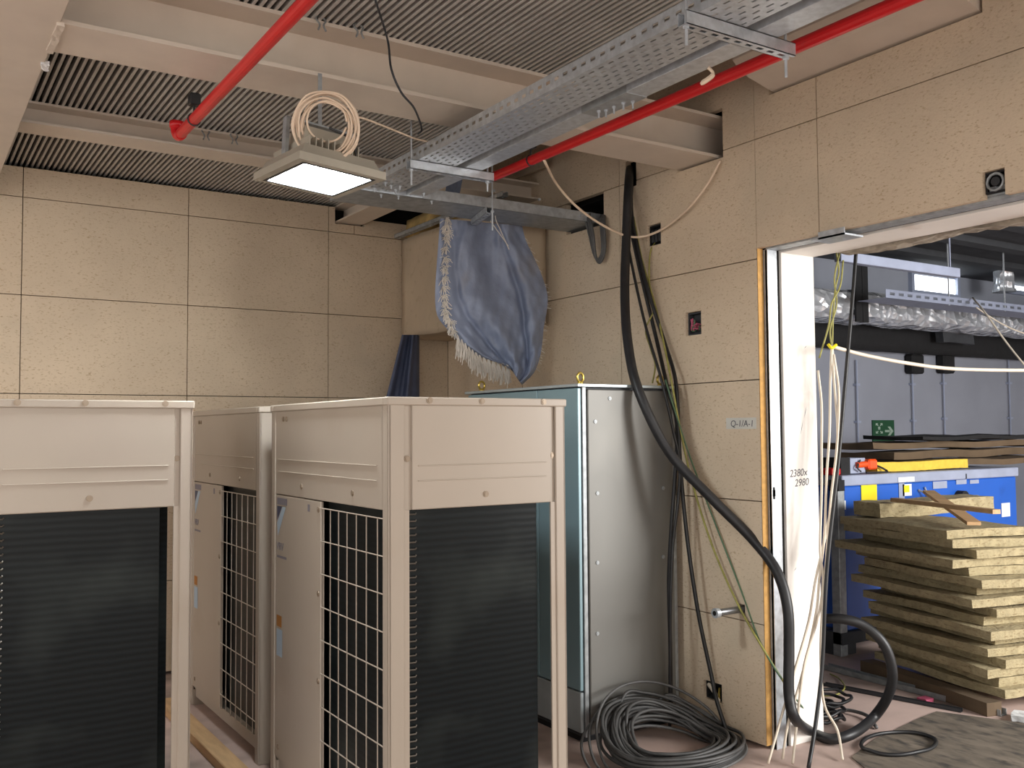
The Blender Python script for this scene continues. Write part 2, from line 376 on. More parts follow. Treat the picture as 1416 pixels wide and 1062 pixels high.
# --- beams
ge = -3.127
gb = obj('trim_1', MB().box((ge-.62, Y0, 2.975), (ge, .1, 2.999), .003).box((ge-.34, Y0, 2.999), (ge-.30, .1, DZ)).box((ge-.62, Y0, DZ-.014), (ge, .1, DZ+.0)), m_beam, kind='structure')
obj('weld_bead', bumpy_box((ge-.012, -2.90, 2.968), (ge+.012, -2.60, 2.982), (2, 14, 1), .006, 3), m_beam, gb)
tA = obj('trim_2', MB().beam(0, -2.745, 2.978, DZ, ge, .30, .29), m_beam, kind='structure')
tB = obj('trim_3', MB().beam(0, -1.163, 3.093, DZ, ge, .0, .195, .008, .012), m_beam, kind='structure')
tC = obj('trim_4', MB().beam(1, -.818, 3.075, DZ-.005, -1.26+.195/2+.1, .1, .196, .008, .012), m_beam, kind='structure')
prof = [(.05, 3.205), (0, 3.212), (-.155, 3.249), (-.218, 3.275), (-.263, 3.312), (-.29, 3.40), (-.29, 3.62), (.05, 3.62)]
obj('trim_5', MB().prism(prof, 1, -3.275, -4.345), m_beam, kind='structure')
def clamp(px, py, z, y):
    q = onz(px, py, z); t = MB()
    for s in (-.02, .02): t.tube([(q.x+s*.3, q.y, z+.02), (q.x+s, q.y-.02, z-.005), (q.x+s*.4, q.y-.03, z-.03), (q.x+s*.8, q.y-.035, z-.055)], .004, 6)
    return t
for (px, py) in ((441, 28), (493, 38)): obj('wire_tie', clamp(px, py, DZ-.005, 0), m_galv_d, tA)
for (px, py) in ((283, 182), (322, 188)): obj('wire_tie', clamp(px, py, DZ-.01, 0), m_galv_d, tB)

# ================================================================== OUTDOOR UNITS
def make_unit(o):
    W, D, H, ZP = .765, 1.240, 1.68, 1.278       # side width (x), front length (y), height, bottom of the upper panels
    ox, oy = o
    u = thing('condenser_unit', 'beige outdoor condenser unit standing right beside the tall blue-grey cabinet', 'condenser', (ox, oy, 0), 'outdoor condenser units')
    def B(mb, x0, y0, z0, x1, y1, z1, c=0.): return mb.box((ox+x0, oy+y0, z0), (ox+x1, oy+y1, z1), c)
    obj('base_frame', B(B(B(B(MB(), .01, .01, .0, W-.01, .06, .09), .01, D-.06, .0, W-.01, D-.01, .09), .02, .02, .05, W-.02, D-.02, .11), .1, -.0, 0, .2, D, .05), m_ac, u)
    # four L-shaped corner posts
    t = .012; pw = .062
    for (cx, cy, sx, sy) in ((0, 0, 1, 1), (W, 0, -1, 1), (0, D, 1, -1), (W, D, -1, -1)):
        p = MB(); ww = pw if cx == 0 else .046
        B(p, cx, cy, .0, cx+sx*ww, cy+sy*t, 1.655, .003); B(p, cx, cy, .0, cx+sx*t, cy+sy*.05, 1.655, .003)
        B(p, cx+sx*ww, cy+sy*.006, .0, cx+sx*(ww+.022), cy+sy*.014, ZP)         # inner flange
        obj('corner_post', p, m_ac, u)
    # upper panels, each with two pressed lines and recessed ends
    up = MB(); B(up, .062, .012, ZP, W-.046, .030, 1.652); B(up, .094, .003, ZP, W-.066, .016, 1.652, .003)
    for z in (1.432, 1.378): B(up, .118, -.0005, z, W-.09, .006, z+.004, .001)
    a = obj('upper_panel', up, m_ac, u)
    uf = MB(); B(uf, .003, .062, ZP, .018, D-.05, 1.652, .003)
    for z in (1.432, 1.378): B(uf, -.0005, .10, z, .006, D-.09, z+.004, .001)
    f = obj('upper_panel', uf, m_ac, u)
    ub = MB(); B(ub, W-.018, .05, ZP, W-.004, D-.05, 1.652); obj('upper_panel', ub, m_ac, u)
    ue = MB(); B(ue, .05, D-.018, .11, W-.05, D-.004, 1.652); obj('rear_panel', ue, m_ac, u)
    # screws with dimples
    def screw(par, c, n):
        c = Vector((ox, oy, 0))+Vector(c); n = Vector(n)
        obj('screw', MB().cyl(c, c-n*.005, .0075, 8).cyl(c, c-n*.003, .012, 10), m_screw, par)
    screw(a, (.40, .003, 1.322), (0, 1, 0)); screw(a, (.078, .012, 1.46), (0, 1, 0)); screw(a, (W-.056, .012, 1.46), (0, 1, 0))
    for y in (.32, .86): screw(f, (.003, y, 1.325), (1, 0, 0))
    for y in (1.05, 1.09): screw(f, (.003, y, 1.615), (1, 0, 0))
    # rim
    r = MB(); e = .006
    B(r, -e, -e, 1.65, W+e, .03, H, .004); B(r, -e, D-.03, 1.65, W+e, D+e, H, .004); B(r, -e, .03, 1.65, .03, D-.03, H, .004); B(r, W-.03, .03, 1.65, W+e, D-.03, H, .004)
    rim = obj('top_rim', r, m_ac, u)
    for x in (.16, .38, .66): screw(rim, (x, -e, 1.668), (0, 1, 0))
    top = MB(); slab(top, 2, (ox+.03, ox+W-.03), (oy+.03, oy+D-.03), [(ox+.12, ox+W-.12, oy+.1, oy+.58), (ox+.12, ox+W-.12, oy+.66, oy+D-.1)], 1.655, 1.67)
    tp = obj('top_plate', top, m_ac, u)
    for cy in (.34, .90):
        g = MB(); C = Vector((ox+W/2, oy+cy, 1.675))
        for rr in (.06, .11, .16, .21, .255): g.tube([C+Vector((math.cos(k*.3927)*rr, math.sin(k*.3927)*rr, 0)) for k in range(16)], .003, 5, closed=True, smooth=False)
        for k in range(6): g.cyl(C-Vector((math.cos(k*.5236)*.26, math.sin(k*.5236)*.26, 0)), C+Vector((math.cos(k*.5236)*.26, math.sin(k*.5236)*.26, 0)), .003, 5)
        obj('fan_guard', g, m_black, u)
    # heat exchanger on the side, on the front behind the wire grille and on the rear
    cs = MB(); B(cs, .084, .045, .10, .655, .075, ZP+.02); c1 = obj('side_coil', cs, m_coil, u)
    ht = MB()
    for k in range(46):
        z = .13+k*.0251; X = ox+.094; Yc = oy+.041
        ht.tube([(X-.010, Yc, z), (X+.030, Yc-.004, z), (X+.034, Yc, z+.004)], .0032, 5, smooth=False)
    obj('coil_tubes', ht, m_tube, c1)
    cf = MB(); B(cf, .045, .10, .10, .075, .66, ZP+.02); obj('front_coil', cf, m_coil, u)
    cb = MB(); B(cb, W-.075, .20, .10, W-.045, D-.06, ZP+.02); obj('rear_coil', cb, m_coil, u)
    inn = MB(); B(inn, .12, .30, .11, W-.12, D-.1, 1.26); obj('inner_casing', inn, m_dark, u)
    # service panel on the front
    sp = MB(); B(sp, .003, .640, .11, .016, D-.05, ZP-.004, .003)
    s = obj('service_panel', sp, m_ac, u)
    for (y, z) in ((.665, 1.24), (.665, .90), (.665, .55), (D-.10, .16)): screw(s, (.003, y, z), (1, 0, 0))
    def fl(name, y0, y1, z0, z1, m, xo=.0018):
        obj(name, MB().quad([(ox+xo, oy+y0, z0), (ox+xo, oy+y1, z0), (ox+xo, oy+y1, z1), (ox+xo, oy+y0, z1)]), m, s)
    fl('name_plate', 1.035, 1.165, 1.232, 1.262, m_text)
    obj('logo_mark', MB().add([(ox+.0018, oy+1.165, 1.225), (ox+.0018, oy+1.10, 1.225), (ox+.0018, oy+1.165, 1.16)], [(0, 1, 2)]), m_logo_b, s)
    obj('logo_mark', MB().add([(ox+.0018, oy+1.095, 1.225), (ox+.0018, oy+1.05, 1.225), (ox+.0018, oy+1.155, 1.09), (ox+.0018, oy+1.165, 1.15)], [(0, 1, 2, 3)]), m_logo_c, s)
    obj('lettering', text_mb('VRV', .05, (ox+.0018, oy+1.17, 1.03), (0, -1, 0), (0, 0, 1)), m_text, s)
    fl('caption', 1.04, 1.165, .995, 1.006, m_text)
    fl('sticker', 1.10, 1.165, .69, .74, m_stick); fl('sticker', 1.09, 1.165, .56, .68, m_logo_c); fl('vent_slot', .76, .785, 1.225, 1.255, m_text)
    # wire grille
    g = MB(); X = ox+.004
    for k in range(9): z = 1.248-k*.1325; g.cyl((X, oy+.05, z), (X, oy+.645, z), .0026, 6)
    for y in (.055, .108, .204, .295, .383, .466, .55, .62): g.cyl((X+.004, oy+y, 1.248), (X+.004, oy+y, .115), .0026, 6)
    obj('wire_grille', g, m_ac, u)
    return u
AC2 = make_unit((-2.124, -3.40))
AC3 = dup(AC2, (0, 1.41, 0), 'beige outdoor condenser unit standing end to end behind the one beside the cabinet', 'outdoor condenser units')
AC1 = dup(AC2, (-3.382+2.124, .70, 0), 'beige outdoor condenser unit standing apart, across the gap from the row of two', 'outdoor condenser units')
# timber runner on the floor beside the rear unit
tag(obj('timber_runner', MB().box((-2.30, -2.30, 0), (-2.21, -.75, .05), .004), m_wood), 'long timber runner lying on the floor between the condenser units', 'timber')

# ================================================================== CABINET
cab = thing('control_cabinet', 'tall blue-grey control cabinet with silver side and lifting eyes against the boarded wall', 'cabinet', (-.37, -2.05, 0))
cx0, cx1, cy0, cy1, ch = -.695, -.045, -2.60, -1.50, 1.775
obj('plinth', MB().box((cx0+.03, cy0+.03, 0), (cx1, cy1, .10)), m_bduct, cab)
obj('body', MB().box((cx0+.022, cy0+.012, .03), (cx1, cy1, ch)), m_dgrey, cab)
obj('lid', MB().box((cx0-.012, cy0-.015, ch), (cx1+.012, cy1+.02, ch+.015), .002), m_lid, cab)
ym = ony(743, 545, -2.1).y
yd = onx(743, 545, cx0).y
for (a, b) in ((cy0+.004, yd-.003), (yd+.003, cy1-.002)):
    dd = obj('door', MB().box((cx0, a, .26), (cx0+.02, b, ch-.006), .003), m_door, cab)
obj('kick_panel', MB().box((cx0, cy0+.004, .055), (cx0+.02, cy1, .252), .003), m_lid, cab)
obj('corner_frame', MB().box((cx0+.026, cy0, .03), (cx0+.050, cy0+.012, ch), .002).box((cx1-.02, cy0, .03), (cx1, cy0+.012, ch), .002), m_galv_d, cab)
sd = obj('side_panel', MB().box((cx0+.058, cy0-.004, .04), (cx1-.022, cy0+.012, ch-.012), .004), m_side, cab)
for (px, py) in ((843, 551), (823, 583), (826, 682), (826, 778), (826, 876), (917, 675), (917, 770)):
    q = ony(px, py, cy0-.004); obj('screw', MB().cyl(q, q-Vector((0, .004, 0)), .010, 10).cyl(q, q-Vector((0, .006, 0)), .005, 6), m_galv_d, sd)
def eye(c):
    c = Vector(c); mb = MB().cyl(c, c+Vector((0, 0, .012)), .016, 12)
    mb.tube([c+Vector((math.cos(k*.5236)*.024, math.cos(k*.5236)*.006, .036+math.sin(k*.5236)*.024)) for k in range(12)], .0065, 8, closed=True, smooth=False)
    obj('lifting_eye', mb, m_gold, cab, smooth=True)
for c in ((cx0+.06, cy0+.06), (cx0+.06, cy1-.06), (cx1-.05, cy0+.06)): eye((*c, ch+.015))

# ================================================================== CORNER DUCT, TARPAULINS
tag(obj('boxed_duct', bumpy_box((-.405, -1.36, 2.245), (-.022, -.02, 2.985), (8, 20, 14), .010, 11), m_cover, smooth=True), 'beige wrapped duct box hanging in the wall corner behind the blue tarpaulin', 'duct')
def tarp():
    L_ = [(609, 302), (607, 330), (604, 370), (602, 410), (605, 436), (616, 452), (633, 470), (648, 484), (664, 494), (684, 500), (704, 506)]
    R_ = [(722, 312), (727, 332), (738, 355), (750, 383), (757, 408), (756, 430), (752, 452), (750, 474), (746, 496), (738, 516), (722, 532)]
    Lw = [Vector(p) for p in catmull([Vector((*p, 0)) for p in L_], 3)]; Rw = catmull([Vector((*p, 0)) for p in R_], 3)
    n = len(Lw); m = 70; P = []
    for i in range(n):
        t = i/(n-1); row = []
        for j in range(m+1):
            s = j/m; px = Lw[i].lerp(Rw[i], s)
            e = lambda c, w: math.exp(-((s-c)/w)**2)
            dy = .055*e(.30+.34*t, .10)*min(1, .25+t*1.5)+.05*e(.02+.10*t, .07)+.045*e(.80+.12*t, .09)      # broad ridges
            dy -= .07*e(.55+.06*t, .13)*math.exp(-((t-.22)/.20)**2)                                           # hollow pouch
            dy -= .06*e(.72+.10*t, .028)*min(1, t*2.5)*(1-.5*t)                                               # sharp crease
            dy -= .03*e(.14+.24*t, .03)*min(1, t*3)
            dy += .010*math.sin(17*s+11*t+2*math.sin(9*t))+.010*abs(math.sin(21*s-19*t+1.5*math.sin(7*s)))+.009*abs(math.sin(23*t+9*s))+.005*math.sin(61*s+37*t)
            if t > .84: dy += .06*math.sin(max(0, s-.05)*math.pi)*(t-.84)/.16
            row.append(ony(px.x, px.y, -1.51-dy))
        P.append(row)
    return P
TP = tarp()
tp = thing('tarpaulin', 'crumpled blue woven tarpaulin with frayed white edge hanging from the cable tray', 'tarpaulin', (-.55, -1.6, 1.84))
mbt = MB().grid(TP); back = [[p+Vector((.0, .004, 0)) for p in R_] for R_ in TP]; mbt.grid(back)
obj('cloth', mbt, m_tarp, tp, smooth=True)
fr = MB(); rnd = random.Random(4); n = len(TP)
for i in range(n-1):
    for k in range(22):
        p = TP[i][0].lerp(TP[i+1][0], rnd.random()); t = i/(n-1); ln = rnd.uniform(.015, .045) if t < .55 else rnd.uniform(.05, .11)
        inset = .05+.03*(1-t) if t < .5 else .02
        p = p.lerp(TP[i][6 if t < .5 else 2], .5+.4*rnd.random())+Vector((0, -.02, 0))
        dr = Vector((rnd.uniform(-1, 1), rnd.uniform(-.7, 0), rnd.uniform(-1.6, .3))) if t < .55 else Vector((rnd.uniform(-.35, .35), rnd.uniform(-.3, .1), -1))
        dr.normalize(); q = p+dr*ln; q.z -= .3*ln
        fr.tube([p, p.lerp(q, .5)+Vector((0, -.004, .006)), q], .0022, 4, smooth=False)
for i in range(2, n-1):
    if rnd.random() < .8:
        for k in range(2):
            p = TP[i][-1].lerp(TP[i+1][-1], rnd.random()); fr.tube([p, p+Vector((rnd.uniform(.006, .03), -.004, rnd.uniform(-.02, .004)))], .0018, 4, smooth=False)
obj('frayed_fringe', fr, m_fringe, tp, kind='stuff')
# strip of the same cloth tied up over the tray, and knotted string
st = MB(); Pst = []
for i in range(9):
    t = i/8; px0, px1 = 612+6*t, 630+10*t; y = 298-52*t
    Pst.append([ony(px0+(px1-px0)*j/6, y, -1.50+.10*t+.012*math.sin(j*1.7+i)) for j in range(7)])
st.grid(Pst); obj('tie_strip', st, m_tarp, tp, smooth=True)
sg = MB(); sg.tube([ony(px, py, -1.72) for px, py in ((686, 270), (685, 300), (692, 318), (704, 345))], .003, 5).tube([ony(px, py, -1.73) for px, py in ((678, 305), (690, 322), (703, 340))], .0025, 5)
obj('string', sg, m_fringe, tp)
P2 = []
for i in range(14):
    t = i/13; row = []
    for j in range(17):
        s = j/16; x0 = 556-24*min(1, t*1.1); x1 = 580
        row.append(ony(x0+(x1-x0)*s, 463+105*t, -.30-.035*math.sin(s*11+t)-.02*math.sin(s*23)))
    P2.append(row)
tag(obj('tarpaulin', MB().grid(P2).grid([[p+Vector((0, .004, 0)) for p in r] for r in P2]), m_tarp_d, smooth=True), 'dark blue cloth tucked beneath the wrapped duct box beside the back wall', 'tarpaulin')

# ================================================================== CABLE TRAYS
TZ = 2.83
def slots_bar(mb, x0, x1, ya, yb, z0, z1, axis, pitch, sl, sw):
    pass
def tray_piece(name, par, xa, xb, ya, yb, m):
    pass
ct = thing('cable_tray', 'long perforated galvanised cable tray hung below the steel beams', 'cable tray', (-1.44, -4.6, TZ))
yA, yB = -8.2, -1.60
def perf_plate(axis, u, v, t0, t1, pu, lu, rows_, sv):
    """plate with staggered rows of slots: u = long direction"""
    hs = []
    for r_, vv in enumerate(rows_):
        k = u[0]+(.02 if r_ % 2 else .02+pu/2)
        while k < u[1]-lu: hs.append((k, k+lu, vv-sv/2, vv+sv/2)); k += pu
    return hs
# bottom sheet: only the span in sight carries its slots as openings, beyond it is the same plain sheet
bt = MB(); xL, xR = -1.540, -1.340
def strips(mb, lo, hi, ya, yb, pitch, length, width, mk):
    """sheet between lo..hi with rows of slots along y, built strip by strip (cheap)"""
    rows_ = [lo+.022+.0312*k for k in range(6)]; edges = [lo]
    for r_ in rows_: edges += [r_-width/2, r_+width/2]
    edges.append(hi)
    for i in range(0, len(edges)-1):
        a, b = edges[i], edges[i+1]
        if i % 2 == 0: mk(mb, a, b, ya, yb)
        else:
            off = (i//2 % 2)*pitch/2; y = ya
            s0 = ya+.01+off; mk(mb, a, b, ya, s0)
            while s0+length < yb:
                e = s0+length; nx = min(s0+pitch, yb); mk(mb, a, b, e, nx); s0 = nx
                if nx >= yb: break
strips(bt, xL, xR, -5.2, yB, .055, .028, .008, lambda mb, a, b, c, d_: mb.box((a, c, TZ), (b, d_, TZ+.0015)))
bt.box((xL, yA, TZ), (xR, -5.2, TZ+.0015))
obj('tray_bottom', bt, m_galv, ct)
for side, X in (('l', xL), ('r', xR)):
    rl = MB(); h = .062
    s = -1 if side == 'l' else 1
    # slotted side rail: two continuous strips joined by bridges between the slots
    rl.box((X, yA, TZ), (X+s*.0015, yB, TZ+.026)); rl.box((X, yA, TZ+.040), (X+s*.0015, yB, TZ+h))
    y = -5.2
    while y < yB: rl.box((X, y, TZ+.026), (X+s*.0015, min(y+.028, yB), TZ+.040)); y += .055
    rl.box((X, yA, TZ+.026), (X+s*.0015, -5.2, TZ+.040)); rl.box((X-s*.001, yA, TZ+h), (X-s*.014, yB, TZ+h+.0015))
    obj('side_rail', rl, m_galv, ct)
# coupling bolts at the junction
for k, (px, py) in enumerate(((518, 260), (533, 252), (541, 256), (547, 262), (553, 257), (527, 268), (551, 270), (586, 267), (597, 277))):
    q = onz(px, py, TZ-.004); obj('bolt', MB().cyl(q, q+Vector((0, 0, -.022)), .0045, 6).cyl(q, q+Vector((0, 0, -.008)), .009, 6), m_galv, ct)
# closed trunking beside the tray
tk = thing('cable_trunking', 'plain closed steel trunking running beside the perforated cable tray', 'trunking', (-1.24, -4.6, TZ))
tx0, tx1 = -1.288, -1.188
obj('trunk_body', MB().box((tx0, yA, TZ), (tx1, yB+.04, TZ+.07), .002), m_galv, tk)
cq = onz(858, 148, TZ-.002)
obj('coupler', MB().box((tx0-.002, cq.y-.14, TZ-.003), (tx1+.002, cq.y+.14, TZ+.04), .001), m_galv_d, tk)
for (px, py) in ((828, 153), (838, 152), (849, 147), (862, 142), (875, 140)):
    q = onz(px, py, TZ-.003); obj('bolt', MB().cyl(q, q+Vector((0, 0, -.030)), .004, 6).cyl(q, q+Vector((0, 0, -.008)), .008, 6), m_galv, tk)
# cross tray to the wall opening
x2 = thing('cable_tray', 'short galvanised cable tray crossing to the opening in the boarded wall', 'cable tray', (-.8, -1.71, TZ-.02))
z2 = TZ-.008
obj('tray_bottom', MB().box((-1.60, -1.87, z2), (.10, -1.565, z2+.0015)), m_galv_d, x2)
obj('side_rail', MB().box((-1.60, -1.87, z2), (.10, -1.8685, z2+.058)).box((-1.60, -1.87, z2+.058), (.10, -1.856, z2+.0595)), m_galv, x2)
obj('side_rail', MB().box((-1.60, -1.5665, z2), (.10, -1.565, z2+.058)), m_galv_d, x2)
obj('end_plate', MB().box((-1.602, -1.87, z2), (-1.60, -1.565, z2+.058)), m_galv, x2)
for (px, py) in ((682, 264), (745, 276), (803, 298)):
    q = ony(px, py, -1.872); obj('bolt', MB().cyl(q, q+Vector((0, -.012, 0)), .008, 8), m_galv, x2)
def strut(name_label, a, b, h, dn, rods, slotted):
    """slotted channel with threaded rods; a, b = ends at top"""
    a, b = Vector(a), Vector(b); t = thing('strut_hanger', name_label, 'hanger', ((a+b)/2)-Vector((0, 0, h)), 'strut channel hangers')
    along = (b-a).normalized(); w_ = .0205
    s = Vector((along.y, -along.x, 0)); mb = MB()
    def bar(p, q, s0, s1, z0, z1):
        v = [p+s*s0+Vector((0, 0, z0)), q+s*s0+Vector((0, 0, z0)), q+s*s1+Vector((0, 0, z0)), p+s*s1+Vector((0, 0, z0)),
             p+s*s0+Vector((0, 0, z1)), q+s*s0+Vector((0, 0, z1)), q+s*s1+Vector((0, 0, z1)), p+s*s1+Vector((0, 0, z1))]
        mb.add(v, [(0, 3, 2, 1), (4, 5, 6, 7), (0, 1, 5, 4), (1, 2, 6, 5), (2, 3, 7, 6), (3, 0, 4, 7)])
    bar(a, b, -w_, -w_+.0025, -h, 0); bar(a, b, w_-.0025, w_, -h, 0)
    bar(a, b, -w_, -.007, -h, -h+.0025); bar(a, b, .007, w_, -h, -h+.0025)
    L_ = (b-a).length; k = 0.
    while k < L_: bar(a+along*k, a+along*min(k+.024, L_), -.007, .007, -h, -h+.0025); k += .05
    bar(a, b, -w_, -w_+.009, -.0025, 0); bar(a, b, w_-.009, w_, -.0025, 0)
    obj('channel', mb, m_galv, t)
    for r_ in rods:
        p = a+along*r_[0]; rd = obj('threaded_rod', MB().cyl(p+Vector((0, 0, r_[1]-0)), p+Vector((0, 0, -h-r_[2])), .005, 8), m_galv, t)
        obj('nut', MB().cyl(p+Vector((0, 0, -h)), p+Vector((0, 0, -h-.010)), .011, 6), m_galv, rd)
    return t
RT_ = DZ-TZ
strut('galvanised strut channel under the trays beside the end of the red pipe', (-1.580, -2.475, TZ-.0005), (-1.12, -2.475, TZ-.0005), .043, 0, ((.016, RT_, .075), (.435, .10, .05)), 1)
strut('galvanised strut channel under the trays where the red pipe passes its end', (-1.590, -4.345, TZ-.0005), (-1.105, -4.345, TZ-.0005), .043, 0, ((.016, RT_, .06), (.46, .10, .07)), 1)
q1, q2 = onz(645, 305, z2-.001), onz(690, 281, z2-.001)
strut('short strut channel bearing the crossing tray above the blue tarpaulin', (q1.x+.02, -1.58, z2-.001), (q2.x, -1.90, z2-.001), .035, 0, ((.385, RT_+.01, .11),), 1)
strut('narrow strut channel fixed between the back wall and the crossing tray', (-.445, -1.54, 3.03), (-.445, -.02, 3.03), .03, 0, ((.75, DZ-3.03, .05),), 1)

# ================================================================== RED PIPES
def red_pipe(label, pts, r, clips, extra=None):
    t = thing('red_pipe', label, 'pipe', (pts[0][0], (pts[0][1]+pts[-1][1])/2, pts[0][2]-r), 'red fire pipes')
    obj('pipe_run', MB().tube(pts, r, 16, smooth=False), m_red, t, smooth=False)
    for c in clips:
        c = Vector(c); mb = MB()
        mb.tube([c+Vector((math.cos(k*.5236)*(r+.002), 0, math.sin(k*.5236)*(r+.002))) for k in range(12)], .004, 6, closed=True, smooth=False)
        mb.cyl(c+Vector((0, 0, r)), c+Vector((0, 0, r+.05)), .005, 6).box(c+Vector((-.022, -.022, r+.035)), c+Vector((.022, .022, r+.085)), .004)
        obj('pipe_clip', mb, m_black, t)
    return t
rp1 = red_pipe('red pipe running below the beams and ending in an elbow near the floodlight', [(-2.552, -2.19, 2.87), (-2.552, -8.2, 2.87)], .0235, [(-2.552, -2.42, 2.87)])
obj('elbow', MB().tube([(-2.552, -2.20, 2.87), (-2.553, -2.165, 2.872), (-2.556, -2.15, 2.89), (-2.558, -2.148, 2.92)], .027, 14).tube([(-2.558, -2.148, 2.908), (-2.558, -2.148, 2.935)], .031, 14, smooth=False), m_red, rp1, smooth=True)
pa, pb = onz(683, 244, 2.862), onz(1060, 83, 2.862)
rp2 = red_pipe('long red pipe running beside the steel trunking along the boarded wall', [(pa.x, pa.y, 2.862), (pb.x, -8.2, 2.862)], .0235, [(pa.x, pa.y-.34, 2.862)])
rf = obj('clip_rod', MB().cyl((pa.x, pa.y-.34, 2.93), (pa.x, pa.y-.34, 3.62-.42), .005, 6), m_galv, rp2)

# ================================================================== FLOODLIGHT
FZ = 2.545
fl = thing('floodlight', 'lit square floodlight with grey housing hung beneath the big steel beam', 'floodlight', (-2.215, -2.86, FZ))
c0 = onz(441, 249, FZ); ang = math.radians(7); tilt = math.radians(3)
Rf = Matrix.Rotation(ang, 3, 'Z') @ Matrix.Rotation(tilt, 3, 'Y')
def F(p): return c0+Rf @ Vector(p)
def fbox(mb, a, b, top=None):
    x0, y0, z0 = a; x1, y1, z1 = b; t = top or 0.
    v = [(x0, y0, z0), (x1, y0, z0), (x1, y1, z0), (x0, y1, z0), (x0+t, y0+t, z1), (x1-t, y0+t, z1), (x1-t, y1-t, z1), (x0+t, y1-t, z1)]
    return mb.add([F(p) for p in v], [(0, 3, 2, 1), (4, 5, 6, 7), (0, 1, 5, 4), (1, 2, 6, 5), (2, 3, 7, 6), (3, 0, 4, 7)])
hw, hl = .150, .160
bz = MB()
for (a, b) in (((-hw-.035, -hl-.035), (hw+.035, -hl)), ((-hw-.035, hl), (hw+.035, hl+.035)), ((-hw-.035, -hl), (-hw, hl)), ((hw, -hl), (hw+.035, hl))): fbox(bz, (*a, 0), (*b, .030))
m_fh = mat('lamp_housing', (176, 170, 156), .45, .3, var=.05)
obj('bezel', bz, m_fh, fl)
gk = MB()
for (a, b) in (((-hw-.006, -hl-.006), (hw+.006, -hl+.006)), ((-hw-.006, hl-.006), (hw+.006, hl+.006)), ((-hw-.006, -hl+.006), (-hw+.006, hl-.006)), ((hw-.006, -hl+.006), (hw+.006, hl-.006))): fbox(gk, (*a, -.002), (*b, .012))
obj('gasket', gk, m_black, fl)
obj('lens', fbox(MB(), (-hw+.006, -hl+.006, .002), (hw-.006, hl-.006, .012)), m_lens, fl)
hb = obj('housing', fbox(fbox(MB(), (-hw-.02, -hl-.02, .030), (hw+.02, hl+.02, .075), .02), (-.125, -.10, .075), (.10, .10, .17), .012), m_fh, fl)
for k in range(9): obj('cooling_fin', fbox(MB(), (-.125+k*.026, -hl+.01, .07), (-.121+k*.026, hl-.01, .115), .0), m_fh, hb)
yk = MB()
for s in (-1, 1):
    fbox(yk, (-.15 if s < 0 else .13, -.0, .02), (-.135 if s < 0 else .145, .03, .22)); 
fbox(yk, (-.15, 0, .215), (.145, .03, .222))
obj('yoke', yk, m_galv_d, fl)
tp_ = F((0, .015, .22)); obj('suspension_strap', MB().box(tp_+Vector((-.008, -.002, 0)), (tp_.x+.008, tp_.y+.002, 2.978)), m_galv_d, fl)
cw = MB(); rnd = random.Random(9); cc = ony(451, 176, c0.y-.13); path = []
tilt_n = Matrix.Rotation(math.radians(-30), 3, 'Z') @ Matrix.Rotation(math.radians(12), 3, 'X')
for k in range(12*9):
    a = k*2*math.pi/12; r_ = .112+.020*math.sin(a*.137+.6)+rnd.uniform(-.004, .004)
    path.append(cc+tilt_n @ Vector((math.cos(a)*r_*.95, .022*math.sin(a*.071+1)+rnd.uniform(-.004, .004), math.sin(a)*r_)))
cw.tube(path, .0042, 6)
cw.tube([cc+tilt_n @ Vector((math.cos(k*.5)*.075+.005, -.01, math.sin(k*.5)*.075+.02)) for k in range(13)], .0042, 6)
obj('flex_coil', cw, m_pink_c, fl, smooth=True)
obj('cable_tie', MB().tube([F((-.02, -.1, .18)), F((.06, -.14, .14)), F((.10, -.12, .05))], .005, 6), m_black, fl)
fx = MB().tube([cc+Vector((.10, .0, .05)), onz(500, 163, 2.78), onz(540, 178, 2.83), onz(572, 191, 2.88), onz(592, 196, 2.90)], .0042, 6)
obj('supply_flex', fx, m_pink_c, fl, smooth=True)
# ================================================================== WALL RECESSES
def recess_box(label, y0, y1, z0, z1, kind):
    t = thing('switch_box', label, 'box', (.045, (y0+y1)/2, z0), 'recessed wall boxes')
    e = .003
    obj('box_shell', slab(MB(), 0, (y0+e, y1-e), (z0+e, z1-e), [(y0+.010, y1-.010, z0+.010, z1-.010)], .016, .055).box((.055, y0+e, z0+e), (.058, y1-e, z1-e)), m_bduct if kind != 'pink' else m_dgrey, t)
    yc, zc = (y0+y1)/2, (z0+z1)/2; rnd = random.Random(int(zc*1000))
    if kind == 'ring':
        obj('ring', MB().tube([(.012, yc+math.cos(k*.5236)*.033, zc+math.sin(k*.5236)*.033) for k in range(12)], .006, 6, closed=True, smooth=False), m_galv_d, t)
        obj('knob', MB().cyl((.05, yc, zc), (.004, yc-.004, zc), .018, 12), m_black, t)
    if kind == 'pink':
        for k in range(9):
            obj('loose_wire', MB().tube([(.05, yc+rnd.uniform(-.04, .04), zc+rnd.uniform(-.04, .02)), (.02, yc+rnd.uniform(-.04, .04), zc+rnd.uniform(-.045, .02)), (.012, yc+rnd.uniform(-.04, .04), zc+rnd.uniform(-.045, .03))], .0045, 5), m_pinkw if k % 3 else m_green_c, t)
    if kind == 'grey':
        for s in (-.028, .002, .030): obj('terminal', MB().box((.012, yc+s-.009, zc-.04), (.05, yc+s+.009, zc+.03), .003), m_dgrey if s else m_text, t)
    if kind == 'gold':
        obj('bracket', MB().tube([(.0, yc+.03, zc+.03), (-.01, yc-.01, zc+.01), (.01, yc-.03, zc-.035), (-.012, yc-.045, zc-.06)], .010, 6), m_white_c, t)
        obj('bracket', MB().tube([(.02, yc-.03, zc+.02), (.0, yc-.045, zc-.01), (.02, yc-.03, zc-.03)], .006, 6), m_gold, t)
    return t
